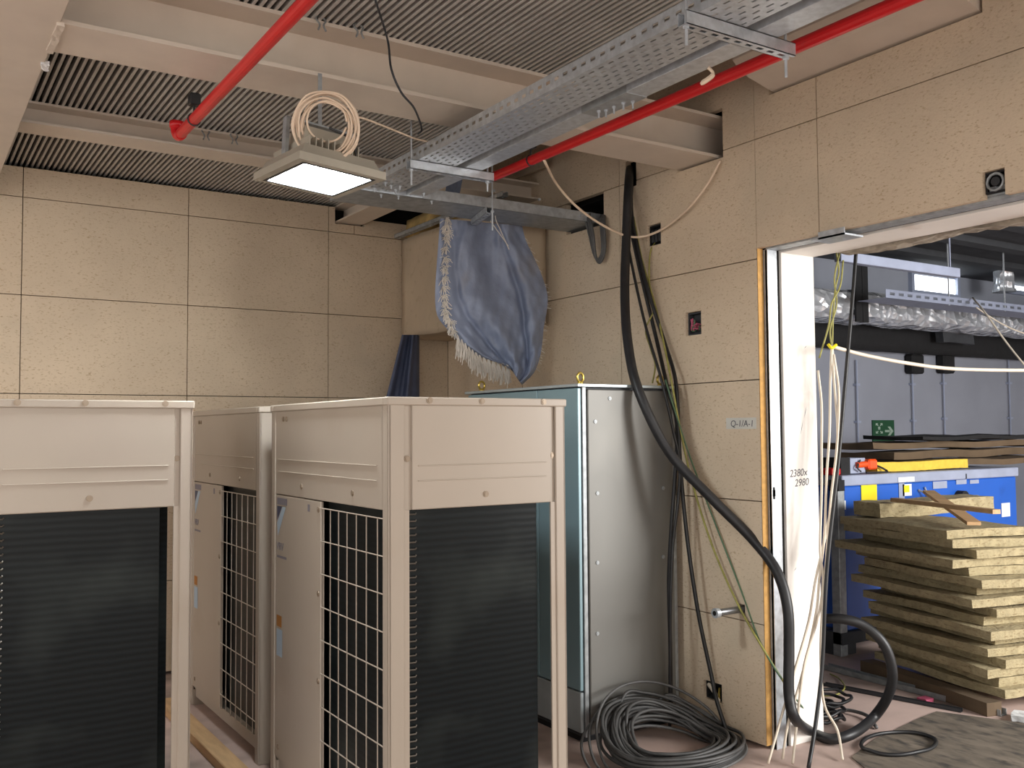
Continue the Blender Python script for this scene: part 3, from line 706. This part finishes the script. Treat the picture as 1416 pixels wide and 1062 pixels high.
recess_box('grey terminal box sunk in the boards under the pale hanging flex', -2.458, -2.344, 2.595, 2.715, 'grey')
recess_box('wall box full of pink wire ends sunk in the boards', -2.765, -2.647, 2.06, 2.185, 'pink')
recess_box('low wall box with a pale bracket, sunk in the boards near the floor', -2.87, -2.74, .155, .25, 'gold')
recess_box('wall box with a round black knob, sunk in the boards above the doorway', -4.429, -4.339, 2.47, 2.56, 'ring')
q = ony(989, 848, -3.015)
ps = thing('pipe_stub', 'short grey steel pipe stub sticking out of the boarded wall', 'pipe', (q.x/2, -3.015, .63))
obj('pipe', MB().tube([(q.x, -3.015, q.z), (.11, -3.015, .655)], .017, 14, smooth=False), m_bluepipe, ps)
obj('collar', MB().tube([(q.x-.004, -3.015, q.z), (q.x+.02, -3.015, q.z)], .024, 14, smooth=False), m_galv, ps)
obj('bore', MB().cyl((q.x-.006, -3.015, q.z), (q.x-.0045, -3.015, q.z), .012, 12), m_dark, ps)
q0, q1 = onx(1004, 578, -.001), onx(1046, 593, -.001)
tpn = thing('tape_label', 'strip of pale tape with handwriting stuck on the boards beside the doorway', 'label', (-.001, (q0.y+q1.y)/2, q1.z))
obj('tape', MB().box((-.0012, q1.y, q1.z), (-.0004, q0.y, q0.z)), m_tape, tpn)
obj('handwriting', text_mb('Q-1/A-1', .046, (-.0018, q0.y-.03, q1.z+.012), (0, -1, 0), (0, 0, 1), .1), m_ink, tpn)

# ================================================================== CABLES
def cable(name, label, pts, r, m, group=None, n=8, cat='cable'):
    return tag(obj(name, MB().tube(pts, r, n), m, smooth=True), label, cat, group)
Yp = lambda x, y, Y: ony(x, y, Y)
thick = [onx(871, 234, .02), Yp(869, 260, -2.30), Yp(866, 330, -2.33), Yp(864, 410, -2.40), Yp(869, 480, -2.52), Yp(884, 543, -2.66), Yp(925, 625, -2.78), Yp(985, 690, -2.95), Yp(1040, 745, -3.10), Yp(1074, 790, -3.235), Yp(1089, 840, -3.30), Yp(1091, 900, -3.31), Yp(1091, 960, -3.32), Yp(1100, 995, -3.34)]
thick += [onz(1122, 1012, .035), onz(1150, 1022, .032), onz(1180, 1014, .05), onx(1208, 992, .70), onx(1228, 962, .70), onx(1234, 930, .68), onx(1223, 892, .64), onx(1196, 866, .58), onx(1165, 856, .50), onx(1128, 856, .46)]
cable('power_cable', 'thick black power cable sweeping from the wall slot over the cabinet to the doorway', thick, .0255, m_black, n=12)
G1 = 'black cables dropping from the wall slot'
cable('power_cable', 'black cable running from the wall slot down behind the cabinet edge', [onx(868, 236, .015), Yp(868, 290, -2.25), Yp(884, 370, -2.34), Yp(908, 470, -2.47), Yp(924, 540, -2.63), Yp(936, 585, -2.66), Yp(934, 650, -2.66), Yp(929, 720, -2.67), Yp(925, 800, -2.67), Yp(927, 900, -2.68), onz(928, 1000, .02)], .0105, m_black)
cable('power_cable', 'black cable hanging from the wall slot to the low wall box', [onx(874, 238, .015), Yp(874, 300, -2.28), Yp(893, 390, -2.40), Yp(918, 470, -2.52), Yp(934, 525, -2.64), Yp(938, 590, -2.67), Yp(942, 660, -2.70), Yp(951, 750, -2.74), Yp(966, 850, -2.79), Yp(984, 935, -2.84), Yp(990, 965, -2.88), Yp(1004, 1008, -2.95), onz(1012, 1022, .02)], .0105, m_black)
cable('power_cable', 'black cable looping from the wall slot down past the cabinet corner', [onx(871, 244, .01), Yp(866, 290, -2.28), Yp(867, 330, -2.31), Yp(890, 440, -2.44), Yp(916, 530, -2.62), Yp(932, 600, -2.68), Yp(940, 640, -2.70), Yp(938, 690, -2.71), Yp(930, 760, -2.71), Yp(927, 850, -2.71), onz(926, 1004, .02)], .008, m_black)
cable('earth_wire', 'yellow and green earth wire slanting down the boards to the stud', [onx(876, 300, -.02), onx(888, 360, -.03), Yp(908, 430, -2.45), Yp(927, 520, -2.645), Yp(942, 600, -2.69), Yp(958, 670, -2.74), Yp(985, 755, -2.86), Yp(1020, 835, -3.02), Yp(1060, 905, -3.18), Yp(1085, 945, -3.26)], .0055, m_yg)
cable('earth_wire', 'thin green wire slanting down the boards beside the yellow earth wire', [Yp(920, 525, -2.65), Yp(950, 620, -2.71), Yp(976, 690, -2.80), Yp(1003, 760, -2.93), Yp(1030, 830, -3.04), Yp(1052, 890, -3.14), Yp(1083, 942, -3.25), onz(1130, 1005, .03)], .0045, m_green_c)
cable('earth_wire', 'yellow and green wire drooping from the grey terminal box', [onx(906, 335, .03), onx(899, 350, -.015), onx(898, 390, -.03), onx(905, 425, -.04), Yp(893, 455, -2.42), Yp(899, 480, -2.48), Yp(906, 505, -2.5), Yp(902, 530, -2.5)], .0045, m_yg)
cable('hanging_flex', 'pale flex hanging in a loop from the red pipe to the beam end', [onz(752, 221, 2.84), ony(770, 255, -2.4), ony(800, 288, -2.35), ony(840, 315, -2.33), ony(876, 328, -2.34), onx(912, 319, -.03), onx(950, 290, -.035), onx(978, 255, -.03), onx(996, 222, -.02)], .0068, m_pink_c)
for k in range(3):
    dx = (0, 5, 9)[k]
    cable('grey_cable', 'grey cable looping out of the tray opening in the wall', [(.06, -1.68-.05*k, 2.90), onx(808+dx*.8, 297, -.05), onx(815+dx*.6, 325, -.055-.01*k), onx(821+dx*.3, 350+k*2, -.05), onx(827+dx*.3, 359+k*2, -.045), onx(833+dx*.4, 345, -.035), onx(831+dx*.5, 305, -.03), (.05, -1.90, 2.88)], .0085, m_grey_c, 'grey cables in the tray opening')
cable('thin_wire', 'thin dark wire drooping from the ribbed deck past the big beam', [onz(519, 0, 3.19), onz(536, 55, 3.14), onz(541, 95, 2.95), onz(555, 128, 2.88), onz(573, 150, 2.90), onz(583, 178, 2.95), onz(578, 185, 2.96)], .0045, m_dgrey)
# coil of cable leaning on the cabinet
cc = Vector((-.42, -2.95, 0)); rnd = random.Random(21); path = []
for k in range(18*26):
    a = k*2*math.pi/18; lp = k/18
    r_ = .285+.055*math.sin(lp*.83+1)+.020*math.sin(lp*2.1)+rnd.uniform(-.004, .004)
    lift = .014+.05*(lp/26)+.018*math.sin(lp*1.7)
    zz = lift+max(0, math.sin(a-.2))*(.055+.13*((lp*.37) % 1))
    path.append(cc+Vector((math.cos(a)*r_*1.04+.02*math.sin(lp*1.3), math.sin(a)*r_*.80+.02*math.cos(lp*1.1), max(.012, zz))))
coil = thing('cable_coil', 'large heap of coiled grey-black cable on the floor in front of the cabinet', 'cable', (-.42, -2.95, 0))
obj('coil_loops', MB().tube(path, .0085, 6), mat('coil_rubber', (74, 74, 74), .5, var=.3, scale=10), coil, smooth=True)
for k in range(3):
    r_ = .36+.02*k; obj('stray_loop', MB().tube([cc+Vector((math.cos(a*.4488)*r_*1.1-.02*k, math.sin(a*.4488)*r_*.78, max(.012, .02+.26*max(0, math.sin(a*.4488))*(1-.25*k)))) for a in range(14)], .007, 6, closed=True), m_grey_c, coil, smooth=True)
# loops and tangle in the doorway
def loop(c, rx, ry, z, wob, seed, n=14):
    rn = random.Random(seed); return [Vector((c[0]+math.cos(k*2*math.pi/n)*rx, c[1]+math.sin(k*2*math.pi/n)*ry, max(.012, z+rn.uniform(0, wob)))) for k in range(n)]
c_ = onz(1243, 1032, 0)
tag(obj('cable_loop', MB().tube(loop(c_, .22, .14, .014, .006, 3), .0095, 8, closed=True), m_black, smooth=True), 'single black cable loop lying flat on the dirty sheet', 'cable')
c_ = onz(1135, 1000, 0); tb = MB()
for k in range(7): tb.tube(loop((c_.x+rnd.uniform(-.05, .05), c_.y+rnd.uniform(-.04, .04)), rnd.uniform(.10, .17), rnd.uniform(.07, .12), .015+.016*k, .03, 30+k), .009, 6, closed=True)
tag(obj('cable_tangle', tb, m_black, smooth=True), 'tangle of black cable heaped on the floor at the foot of the door lining', 'cable')
cable('grey_cable', 'grey cable arching over the floor behind the door lining', [onz(1150, 985, .01), onz(1172, 982, .02), onz(1200, 990, .02), onz(1212, 1006, .012)], .010, m_grey_c)
cable('earth_wire', 'yellow wire end curled on the pink floor inside the doorway', [onz(1138, 962, .01), onz(1158, 960, .01), onz(1168, 950, .014), onz(1160, 938, .01), onz(1148, 932, .01)], .005, m_yg)
# white flexes gathered at the doorway
YW = -3.30
GW = 'white flexes bunched at the doorway'
ends = [(1062, 1056), (1082, 1050), (1096, 1056), (1165, 1050)]
mids = [[(1151, 478), (1153, 520), (1156, 560), (1158, 590), (1157, 640), (1146, 720), (1128, 800), (1118, 860), (1098, 930), (1078, 1000)],
        [(1150, 480), (1148, 540), (1147, 600), (1143, 660), (1140, 740), (1133, 800), (1128, 850), (1110, 930), (1090, 1000)],
        [(1131, 512), (1136, 560), (1136, 620), (1136, 680), (1134, 760), (1138, 800), (1132, 850), (1112, 920), (1102, 1000)],
        [(1153, 490), (1160, 545), (1157, 620), (1149, 690), (1142, 780), (1136, 860), (1135, 920), (1140, 975), (1158, 1010)]]
for k in range(4):
    pts = [Yp(x_, y_, YW-.012*k) for x_, y_ in mids[k]]+[onz(*ends[k], .012)]
    cable('white_flex', 'white flex hanging down the doorway and trailing over the floor', pts, .0062, m_white_c, GW)
cable('white_flex', 'white flex strung across the doorway from the knotted bunch', [Yp(1150, 479, YW), ony(1200, 492, -3.33), ony(1260, 503, -3.38), ony(1320, 510, -3.45), ony(1416, 512, -3.6), ony(1500, 510, -3.8), ony(1680, 490, -4.3), ony(2000, 430, -4.9), Vector((2.2, -6.2, 3.28))], .010, m_white_c)
cable('power_cable', 'thin black cable hanging straight down beside the white flexes', [Yp(1184, 345, -3.30), Yp(1180, 400, -3.31), Yp(1174, 470, -3.32), Yp(1167, 550, -3.33), Yp(1159, 640, -3.34), Yp(1146, 760, -3.35), Yp(1141, 830, -3.36), Yp(1137, 920, -3.37), Yp(1128, 1000, -3.40), onz(1118, 1062, .012)], .0095, m_black)
for k, pts in enumerate(([(1156, 345), (1160, 375), (1155, 400), (1152, 440), (1151, 478)], [(1162, 345), (1154, 385), (1157, 420), (1148, 455), (1150, 478)], [(1166, 360), (1162, 395), (1150, 420), (1146, 450), (1133, 495)])):
    cable('earth_wire', 'yellow and green wire tangled above the knot of white flexes', [Yp(x_, y_, -3.26-.02*k) for x_, y_ in pts], .0042, m_yg, 'yellow-green wires in the doorway')
obj_k = MB().tube([Yp(1145, 476, YW-.02), Yp(1150, 481, YW-.035), Yp(1156, 477, YW-.02)], .008, 8)
tag(obj('tape_knot', obj_k, m_yellow, smooth=True), 'yellow tape knot binding the white flexes in the doorway', 'tape')

# ================================================================== NEXT ROOM
w2 = obj('wall_far', MB().box((.4, .22, 0), (12, .4, 3.5)), m_wall2, kind='structure')
obj('wall_side', MB().box((11.8, -8.5, 0), (12, .4, 3.5)), m_wall2, kind='structure')
c2 = obj('ceiling_2', MB().box((.39, -8.5, 3.36), (12, .4, 3.5)), m_dgrey, kind='structure')
for k in range(7): obj('ceiling_rib', MB().box((.4, -4.4+k*.62, 3.30), (11.8, -4.25+k*.62, 3.36)), m_dgrey, c2)
for i, (x0, x1, y0, y1) in enumerate(((1262, 1321, 387, 401), (1384, 1450, 372, 399))):
    a, b = ony(x0, y1, .2), ony(x1, y0, .2)
    wn = obj('window_%d' % (i+1), MB().box((a.x, .205, a.z), (b.x, .215, min(b.z, 3.345))), m_win, kind='structure')
    obj('window_frame', MB().box((a.x-.05, .17, a.z-.05), (b.x+.05, .219, a.z)).box((a.x-.05, .17, a.z), (a.x, .219, 3.35)).box((b.x, .17, a.z), (b.x+.05, .219, 3.35)), m_mband, wn)
# blue machine
MY = -2.12; ml, mr = ony(1163, 672, MY), ony(1405, 660, MY); mzb = ony(1240, 668, MY).z; mzt = ony(1240, 654, MY).z
mach = thing('blue_machine', 'large blue machine cabinet with grey top edge and stuck-on labels in the next room', 'machine', ((ml.x+mr.x)/2, MY+.5, 0))
obj('casing', MB().box((ml.x+.03, MY, .16), (mr.x, MY+1.0, mzb), .01), m_machine, mach)
obj('top_band', MB().box((ml.x-.0, MY-.012, mzb), (mr.x+.02, MY+1.02, mzt), .006), m_mband, mach)
obj('corner_post', MB().box((ml.x-.06, MY-.02, 0), (ml.x+.01, MY+.05, mzb), .004), m_galv_d, mach)
obj('post_cap', MB().box((ml.x-.065, MY-.03, mzb-.03), (ml.x-.0, MY+.05, mzb+.045)), m_bduct, mach)
obj('base_skid', MB().box((ml.x-.06, MY-.03, .08), (mr.x, MY+.12, .16)).box((ml.x-.05, MY, 0), (ml.x+.12, MY+1, .08)).box((mr.x-.2, MY, 0), (mr.x, MY+1, .08)), m_dgrey, mach)
def stick(name, x0, x1, y0, y1, m, par=mach, Y=None, t=.003):
    Y = (MY-.002) if Y is None else Y
    a, b = ony(x0, y1, Y), ony(x1, y0, Y); return obj(name, MB().box((a.x, Y-t, a.z), (b.x, Y, b.z)), m, par)
stick('warning_sheet', 1191, 1212, 670, 698, m_yellow)
stick('label_sheet', 1242, 1264, 659, 667, m_paper, Y=MY-.013); stick('label_sheet', 1248, 1260, 669, 686, m_paper); stick('label_mark', 1250, 1257, 671, 681, m_yellow, Y=MY-.0055)
stick('label_sheet', 1290, 1309, 665, 676, m_mband); stick('label_sheet', 1322, 1336, 663, 670, m_mband); stick('label_sheet', 1341, 1353, 663, 669, m_mband)
stick('label_sheet', 1341, 1369, 690, 705, m_paper); stick('label_sheet', 1385, 1396, 695, 715, m_paper); stick('label_sheet', 1164, 1169, 692, 705, m_paper)
stick('switch_plate', 1243, 1250, 668, 690, m_mband); stick('seam', 1335.5, 1336.5, 655, 662, m_dgrey, Y=MY-.013)
q = ony(1325, 688, MY); vl = obj('valve', MB().cyl(q, q+Vector((0, -.06, 0)), .055, 14).cyl(q+Vector((0, -.06, 0)), q+Vector((0, -.10, 0)), .03, 12), m_bduct, mach)
obj('valve_lever', MB().tube([q+Vector((0, -.09, 0)), q+Vector((.06, -.12, .01)), q+Vector((.15, -.12, -.02))], .014, 8), m_galv, vl)
q = ony(1275, 683, MY); obj('hook_handle', MB().tube([q+Vector((-.05, -.005, .03)), q+Vector((-.01, -.06, .0)), q+Vector((.03, -.06, -.03)), q+Vector((.05, -.01, -.01)), q+Vector((.02, -.01, .05))], .008, 6), m_galv, mach)
# things on the machine
q0, q1 = ony(1207, 650, MY+.10), ony(1331, 646, MY+.10)
tag(obj('foam_bar', bumpy_box((q0.x, MY+.06, mzt+.006), (q1.x, MY+.16, mzt+.074), (24, 3, 2), .006, 8), m_foam), 'long yellow foam bar lying along the top of the blue machine', 'foam')
cb_ = thing('junction_box', 'open grey junction box with orange plug on the blue machine', 'box', (ml.x+.15, MY+.1, mzt))
q = ony(1180, 650, MY+.08)
obj('box_shell', MB().box((q.x-.16, MY+.06, mzt), (q.x-.06, MY+.22, mzt+.12)), m_bduct, cb_); obj('face_plate', MB().box((q.x-.06, MY+.06, mzt+.005), (q.x+.11, MY+.2, mzt+.115), .004), m_mband, cb_)
obj('plug', MB().box((q.x+.10, MY+.02, mzt+.03), (q.x+.20, MY+.09, mzt+.105), .012).cyl((q.x+.0, MY+.05, mzt+.065), (q.x+.10, MY+.05, mzt+.07), .022, 10), m_orange, cb_)
obj('lead', MB().tube([(q.x+.2, MY+.04, mzt+.06), (q.x+.28, MY+.03, mzt+.03), (q.x+.26, MY-.0, mzt+.012), (q.x+.05, MY+.01, mzt+.012)], .007, 6), m_black, cb_)
obj('lead', MB().tube([(q.x+.04, MY+.05, mzt+.10), (q.x-.02, MY+.03, mzt+.05), (q.x+.03, MY+.04, mzt+.02)], .006, 6), m_dgrey, cb_)
tag(obj('red_block', MB().box((q.x-.26, MY+.05, mzt), (q.x-.17, MY+.14, mzt+.05), .008), m_red), 'small red block beside the junction box on the blue machine', 'block')
def board(label, pa, pb, Y, dz, dep, rz, seed, m=m_card, z=None, group='brown boards piled on the machine'):
    a, b = ony(*pa, Y), ony(*pb, Y); zz = a.z if z is None else z
    o = tag(obj('loose_board', bumpy_box((a.x, Y, zz), (b.x, Y+dep, zz+dz), (12, 6, 1), .012, seed, rz), m), label, 'board', group); return o
zt = mzt
board('brown board lying lowest in the pile on the blue machine', (1262, 645), (1440, 645), MY+.22, .045, .6, 0, 41, z=zt+.018)
board('brown board lying in the middle of the pile on the blue machine', (1232, 640), (1440, 640), MY+.36, .06, .5, .03, 42, z=zt+.075)
board('crooked brown board near the top of the pile on the blue machine', (1215, 630), (1430, 630), MY+.42, .05, .5, -.05, 43, z=zt+.155)
board('dark sheet lying on top of the pile on the blue machine', (1270, 620), (1440, 620), MY+.34, .03, .55, .04, 44, m_bduct, z=zt+.225)
# exit sign and conduits on the far wall
a, b = ony(1206, 611, .218), ony(1235, 581, .218)
ex = thing('exit_sign', 'green square sign with white arrows on the grey far wall', 'sign', ((a.x+b.x)/2, .215, a.z))
obj('plate', MB().box((a.x, .205, a.z), (b.x, .219, b.z)), m_exit, ex)
W_, H_ = b.x-a.x, b.z-a.z
def sq(u, v): return (a.x+u*W_, .2035, a.z+v*H_)
def poly(name, pts, par=ex, m=m_exit_w): return obj(name, MB().add([sq(*p) for p in pts], [tuple(range(len(pts)))]), m, par)
poly('arrow', [(.55, .44), (.78, .44), (.78, .54), (.55, .54)]); poly('arrow', [(.68, .70), (.80, .70), (.95, .49), (.80, .28), (.68, .28), (.82, .49)])
for (u, v, su, sv) in ((.13, .86, 1, -1), (.45, .86, -1, -1), (.13, .38, 1, 1), (.45, .38, -1, 1)):
    poly('arrow', [(u, v), (u+su*.12, v), (u+su*.08, v+sv*.04), (u+su*.13, v+sv*.10), (u+su*.10, v+sv*.13), (u+su*.04, v+sv*.08), (u, v+sv*.12)])
poly('figure', [(.24, .56), (.34, .56), (.34, .70), (.24, .70)])
for k in range(3): poly('caption', [(.12, .20-k*.05), (.48, .20-k*.05), (.48, .225-k*.05), (.12, .225-k*.05)])
for i, (px, yb, bx) in enumerate(((1187, 612, 0), (1264, 610, 1), (1307, 606, 1), (1398, 605, 0))):
    p0, p1 = ony(px, yb, .19), ony(px, 498, .19)
    cn = thing('conduit', ('plain steel conduit on the grey far wall dropping beside the green sign', 'steel conduit under a black junction box on the grey far wall', 'steel conduit under a black junction box on the grey far wall', 'plain steel conduit on the grey far wall dropping behind the dark sheet pile')[i], 'conduit', (p0.x, .19, p0.z), 'conduits on the far wall')
    obj('pipe', MB().cyl((p0.x, .19, p0.z), (p0.x, .19, p1.z), .010, 8), m_mband, cn)
    if bx: obj('junction_box', MB().box((p0.x-.11, .10, p1.z-.16), (p0.x+.11, .215, p1.z+.06), .02), m_bduct, cn)
    for t in (.25, .7): obj('saddle', MB().box((p0.x-.03, .17, p0.z+(p1.z-p0.z)*t-.012), (p0.x+.03, .218, p0.z+(p1.z-p0.z)*t+.012)), m_mband, cn)
# ducts and trays under the far ceiling
FY = -.55; z0, z1 = ony(1300, 452, FY).z, ony(1300, 413, FY).z; xa, xb = ony(1136, 430, FY).x, ony(1470, 430, FY).x
def duct(xa, xb, Y, z0, z1, dep, amp, seed):
    rn = random.Random(seed); n = 46; rings = []; zc, hh = (z0+z1)/2, (z1-z0)/2
    for i in range(n+1):
        x_ = xa+(xb-xa)*i/n; row = []
        for k in range(20):
            a_ = k*2*math.pi/20; ca, sa = math.cos(a_), math.sin(a_)
            r1 = 1/(abs(ca)**4+abs(sa)**4)**.25
            row.append(Vector((x_+rn.uniform(-1, 1)*amp*.5, Y+ca*r1*dep/2+rn.uniform(-1, 1)*amp, zc+sa*r1*hh+rn.uniform(-1, 1)*amp)))
        row.append(row[0].copy()); rings.append(row)
    return MB().grid(rings)
tag(obj('foil_duct', duct(xa-.3, xb+3, FY+.22, z0, z1, .44, .014, 2), m_foil), 'crinkled silver foil duct running under the ceiling of the next room', 'duct')
lg = (ony(1300, 492, .0).z, ony(1300, 452, .0).z)
tag(obj('shade_fill', duct(xa+.4, xb+3.4, .085, lg[0]+.02, lg[1]+.10, .22, .006, 3), m_bduct, smooth=True), 'black duct-shaped fill added as the shade below and behind the foil duct', 'duct')  # added black body standing for the shaded void under the foil duct
q0, q1 = ony(1302, 441, -.2), ony(1345, 476, -.2)
tag(obj('duct_box', bumpy_box((q0.x, -.22, q1.z), (q1.x, -.12, q0.z-.12), (5, 2, 4), .01, 13), m_dgrey), 'dark grey box unit hanging below the foil duct in the next room', 'box')
for (px, w_) in ((1182, 14), (1190, 10)):
    p = ony(px, 430, FY-.04); tag(obj('duct_strap', MB().box((p.x, FY-.06, z0-.03), (p.x+.10, FY-.035, z1+.5), .004), m_bduct), 'black strap hanging in front of the foil duct', 'strap', 'straps on the foil duct')
p0, p1 = ony(1225, 411, -1.1), ony(1560, 395, -1.1)
ft = thing('cable_tray', 'pale perforated cable tray hung under the ceiling of the next room', 'cable tray', ((p0.x+p1.x)/2, -1.0, p0.z))
rl = MB(); zz = p0.z; h = .075; rl.box((p0.x, -1.1, zz), (p1.x, -1.097, zz+.025)).box((p0.x, -1.1, zz+.05), (p1.x, -1.097, zz+h))
k = p0.x
while k < p1.x: rl.box((k, -1.1, zz+.025), (k+.06, -1.097, zz+.05)); k += .13
obj('side_rail', rl, m_mband, ft); obj('tray_bottom', MB().box((p0.x, -1.1, zz-.002), (p1.x, -.8, zz)), m_mband, ft)
for px in (1313, 1390):
    p = ony(px, 400, -1.1); obj('hanger_rod', MB().cyl((p.x, -1.09, zz-.01), (p.x, -1.09, 3.34), .008, 6), m_galv, ft)
p0, p1 = ony(1160, 352, -2.2), ony(1325, 384, -2.2)
tag(obj('strut_channel', MB().box((p0.x, -2.22, p1.z-.0), (p1.x, -2.16, p1.z+.07), .004).box((p1.x-.10, -2.20, p1.z+.07), (p1.x-.09, -2.19, 3.36)).box((p0.x+.2, -2.20, p1.z+.07), (p0.x+.21, -2.19, 3.36)), m_mband), 'pale steel strut channel hanging under the dark ceiling of the next room', 'strut')
p = ony(1388, 385, -.3); tag(obj('duct_stub', MB().cyl((p.x, -.3, p.z-.14), (p.x, -.3, 3.36), .11, 20).cyl((p.x, -.3, p.z-.16), (p.x, -.3, p.z-.13), .125, 20), m_foil, smooth=False), 'round silver duct stub dropping from the ceiling of the next room', 'duct')
cable('thin_wire', 'thin white wire falling diagonally from the far cable tray', [ony(1345, 412, -1.12), ony(1362, 432, -1.4), ony(1392, 474, -1.6), ony(1425, 515, -1.8), ony(1470, 570, -1.95), ony(1480, 620, -2.0)], .009, m_white_c)
cable('thin_wire', 'thin pale wire sagging beside the foil duct', [ony(1350, 425, -1.2), ony(1372, 440, -1.25), ony(1398, 454, -1.3), ony(1430, 466, -1.35)], .007, m_white_c)

# ================================================================== STACK OF WOOL BOARDS
rnd = random.Random(14); NB = 17; TH = .0525; AN = math.radians(-14)
offs = [0, .03, .06, .02, .09, .10, .03, .14, .05, .15, .20, .09, .20, .25, .15, .24, .27]
sx = [0, .05, -.03, .04, -.02, .08, -.04, .05, .10, -.03, .08, .0, .06, -.06, .07, -.01, -.02]
for i in range(NB):
    c_ = Vector((1.916+sx[i]+.02*i/NB, -3.06+offs[i], 0)); th = TH*rnd.uniform(.86, .92)
    hx, hy = .30, .50+rnd.uniform(-.012, .02)
    mb = bumpy_box((c_.x-hx, c_.y-hy, (.080+i*TH)), (c_.x+hx, c_.y+hy, (.080+i*TH)+th), (8, 14, 2), .0065, 60+i, AN+math.radians(rnd.uniform(-3, 3)))
    lab = '%s wool board up from the floor in the rough stack by the blue machine' % ('second third fourth fifth sixth seventh eighth ninth tenth eleventh twelfth thirteenth fourteenth fifteenth sixteenth'.split()[min(14, max(0, i-1))]) if 0 < i < NB-1 else ('lowest mineral wool board of the stack, resting on floor battens' if i == 0 else 'mineral wool board lying topmost on the main stack')
    o = tag(obj('wool_board', mb, m_wool), lab, 'board', 'mineral wool boards in the stack')
zt = .080+NB*TH
pa, pb = ony(1176, 712, -2.30), ony(1450, 712, -2.30)
tag(obj('wool_board', bumpy_box((1.80, -2.55, zt+.005), (3.0, -2.34, zt+.095), (16, 4, 2), .010, 90, -.05), m_wool), 'thick narrow wool slab laid across the back of the stack', 'board')
def plank(label, a, b, w_, t_):
    a, b = Vector(a), Vector(b); ax = (b-a).normalized(); s = ax.cross(Vector((0, 0, 1))).normalized()*w_/2; n = s.cross(ax).normalized()*t_/2
    v = [a-s-n, a+s-n, a+s+n, a-s+n, b-s-n, b+s-n, b+s+n, b-s+n]
    return tag(obj('plank', MB().add(v, [(0, 1, 2, 3), (7, 6, 5, 4), (0, 4, 5, 1), (1, 5, 6, 2), (2, 6, 7, 3), (3, 7, 4, 0)]), m_wood), label, 'plank')
plank('short pale plank leaning askew on top of the wool boards', ony(1284, 680, -2.50), onz(1347, 724, zt+.03), .075, .02)
plank('long pinkish batten lying across the thick wool slab', onz(1236, 691, zt+.112), onz(1383, 708, zt+.112)+Vector((0, .02, 0)), .05, .025)
for i, (x_, y_) in enumerate(((1.56, -2.98), (2.18, -3.10))):
    tag(obj('batten', bumpy_box((x_-.05, y_-.50, 0), (x_+.05, y_+.52, .072), (2, 10, 1), .003, 5+i, AN), m_card), 'timber batten on the floor beneath the wool board stack', 'batten', 'battens under the stack')
def floor_bar(label, pa, pb, w_, h, m, nm='steel_channel'):
    a, b = onz(*pa, 0), onz(*pb, 0); ax = (b-a).normalized(); s = Vector((ax.y, -ax.x, 0))*w_/2; U = Vector((0, 0, h)); e = Vector((0, 0, .001)); t = s*.12
    mb = MB()
    def bar(p, q, z):
        mb.add([a+p+e, a+q+e, a+q+z, a+p+z, b+p+e, b+q+e, b+q+z, b+p+z], [(0, 1, 2, 3), (7, 6, 5, 4), (0, 4, 5, 1), (1, 5, 6, 2), (2, 6, 7, 3), (3, 7, 4, 0)])
    bar(-s, s, Vector((0, 0, .004))); bar(-s, -s+t, U); bar(s-t, s, U)
    return tag(obj(nm, mb, m), label, 'channel')
floor_bar('long dull steel channel lying on the floor along the wool board stack', (1142, 925), (1388, 990), .055, .035, m_galv_d)
floor_bar('thinner dark steel channel lying on the pink floor beside the longer one', (1140, 948), (1330, 985), .03, .02, m_dgrey)
tag(obj('paper_scrap', bumpy_box((1.42, -3.66, .0), (1.56, -3.54, .03), (4, 4, 1), .012, 77, .4), m_paper), 'crumpled white paper scrap on the floor at the end of the steel channel', 'paper')
q = onz(1278, 970, .0); tag(obj('pink_scrap', bumpy_box((q.x-.035, q.y-.03, 0), (q.x+.035, q.y+.03, .022), (3, 3, 1), .006, 78), m_pinkw), 'small pink scrap lying beside the floor channels', 'scrap')
# dirty sheet on the floor
pts = [(1.24, -3.25), (1.06, -3.27), (.55, -3.36), (.25, -3.46), (.16, -3.62), (.22, -4.4), (.40, -5.2), (1.8, -5.4), (1.9, -4.4), (1.48, -3.74)]
tag(obj('floor_sheet', MB().prism(pts, 2, .0005, .006), m_mat), 'dirty brown sheet spread over the pink floor in the doorway', 'sheet')
# glass wool and offcuts above the corner duct
q = onx(578, 300, -.36); tag(obj('insulation_wad', bumpy_box((-.38, -.42, 3.006), (-.08, -.05, 3.14), (6, 6, 3), .02, 33), m_insul, smooth=True), 'wad of yellow glass wool stuffed above the wrapped duct box', 'insulation')
a, b = onx(692, 257, -.06), onx(756, 222, -.06)
tag(obj('plywood_offcut', MB().box((-.075, b.y, a.z), (-.055, a.y, b.z), .003), m_cover), 'pinkish board offcut standing behind the end of the red pipe', 'board')
a = onx(640, 282, -.15); b = onx(765, 268, -.15)
tag(obj('flat_bar', MB().box((-.9, -1.50, 2.93), (.02, -1.44, 2.985), .003), m_galv_d), 'dull flat steel bar running into the wall above the crossing tray', 'bar')

q = onz(62, 93, 2.972); tag(obj('foil_scrap', bumpy_box((q.x-.012, q.y-.045, 2.958), (q.x+.016, q.y+.03, 2.974), (4, 6, 2), .016, 51), m_paper), 'crumpled pale scrap stuck to the edge of the big girder', 'scrap')
q = onz(980, 104, 2.80); tag(obj('paper_strip', MB().tube([q+Vector((0, 0, .028)), q+Vector((.01, -.01, .0)), q+Vector((-.02, .02, -.03))], [.006, .009, .005], 6), m_pink_c), 'short curled peach strip dangling below the steel trunking', 'strip')
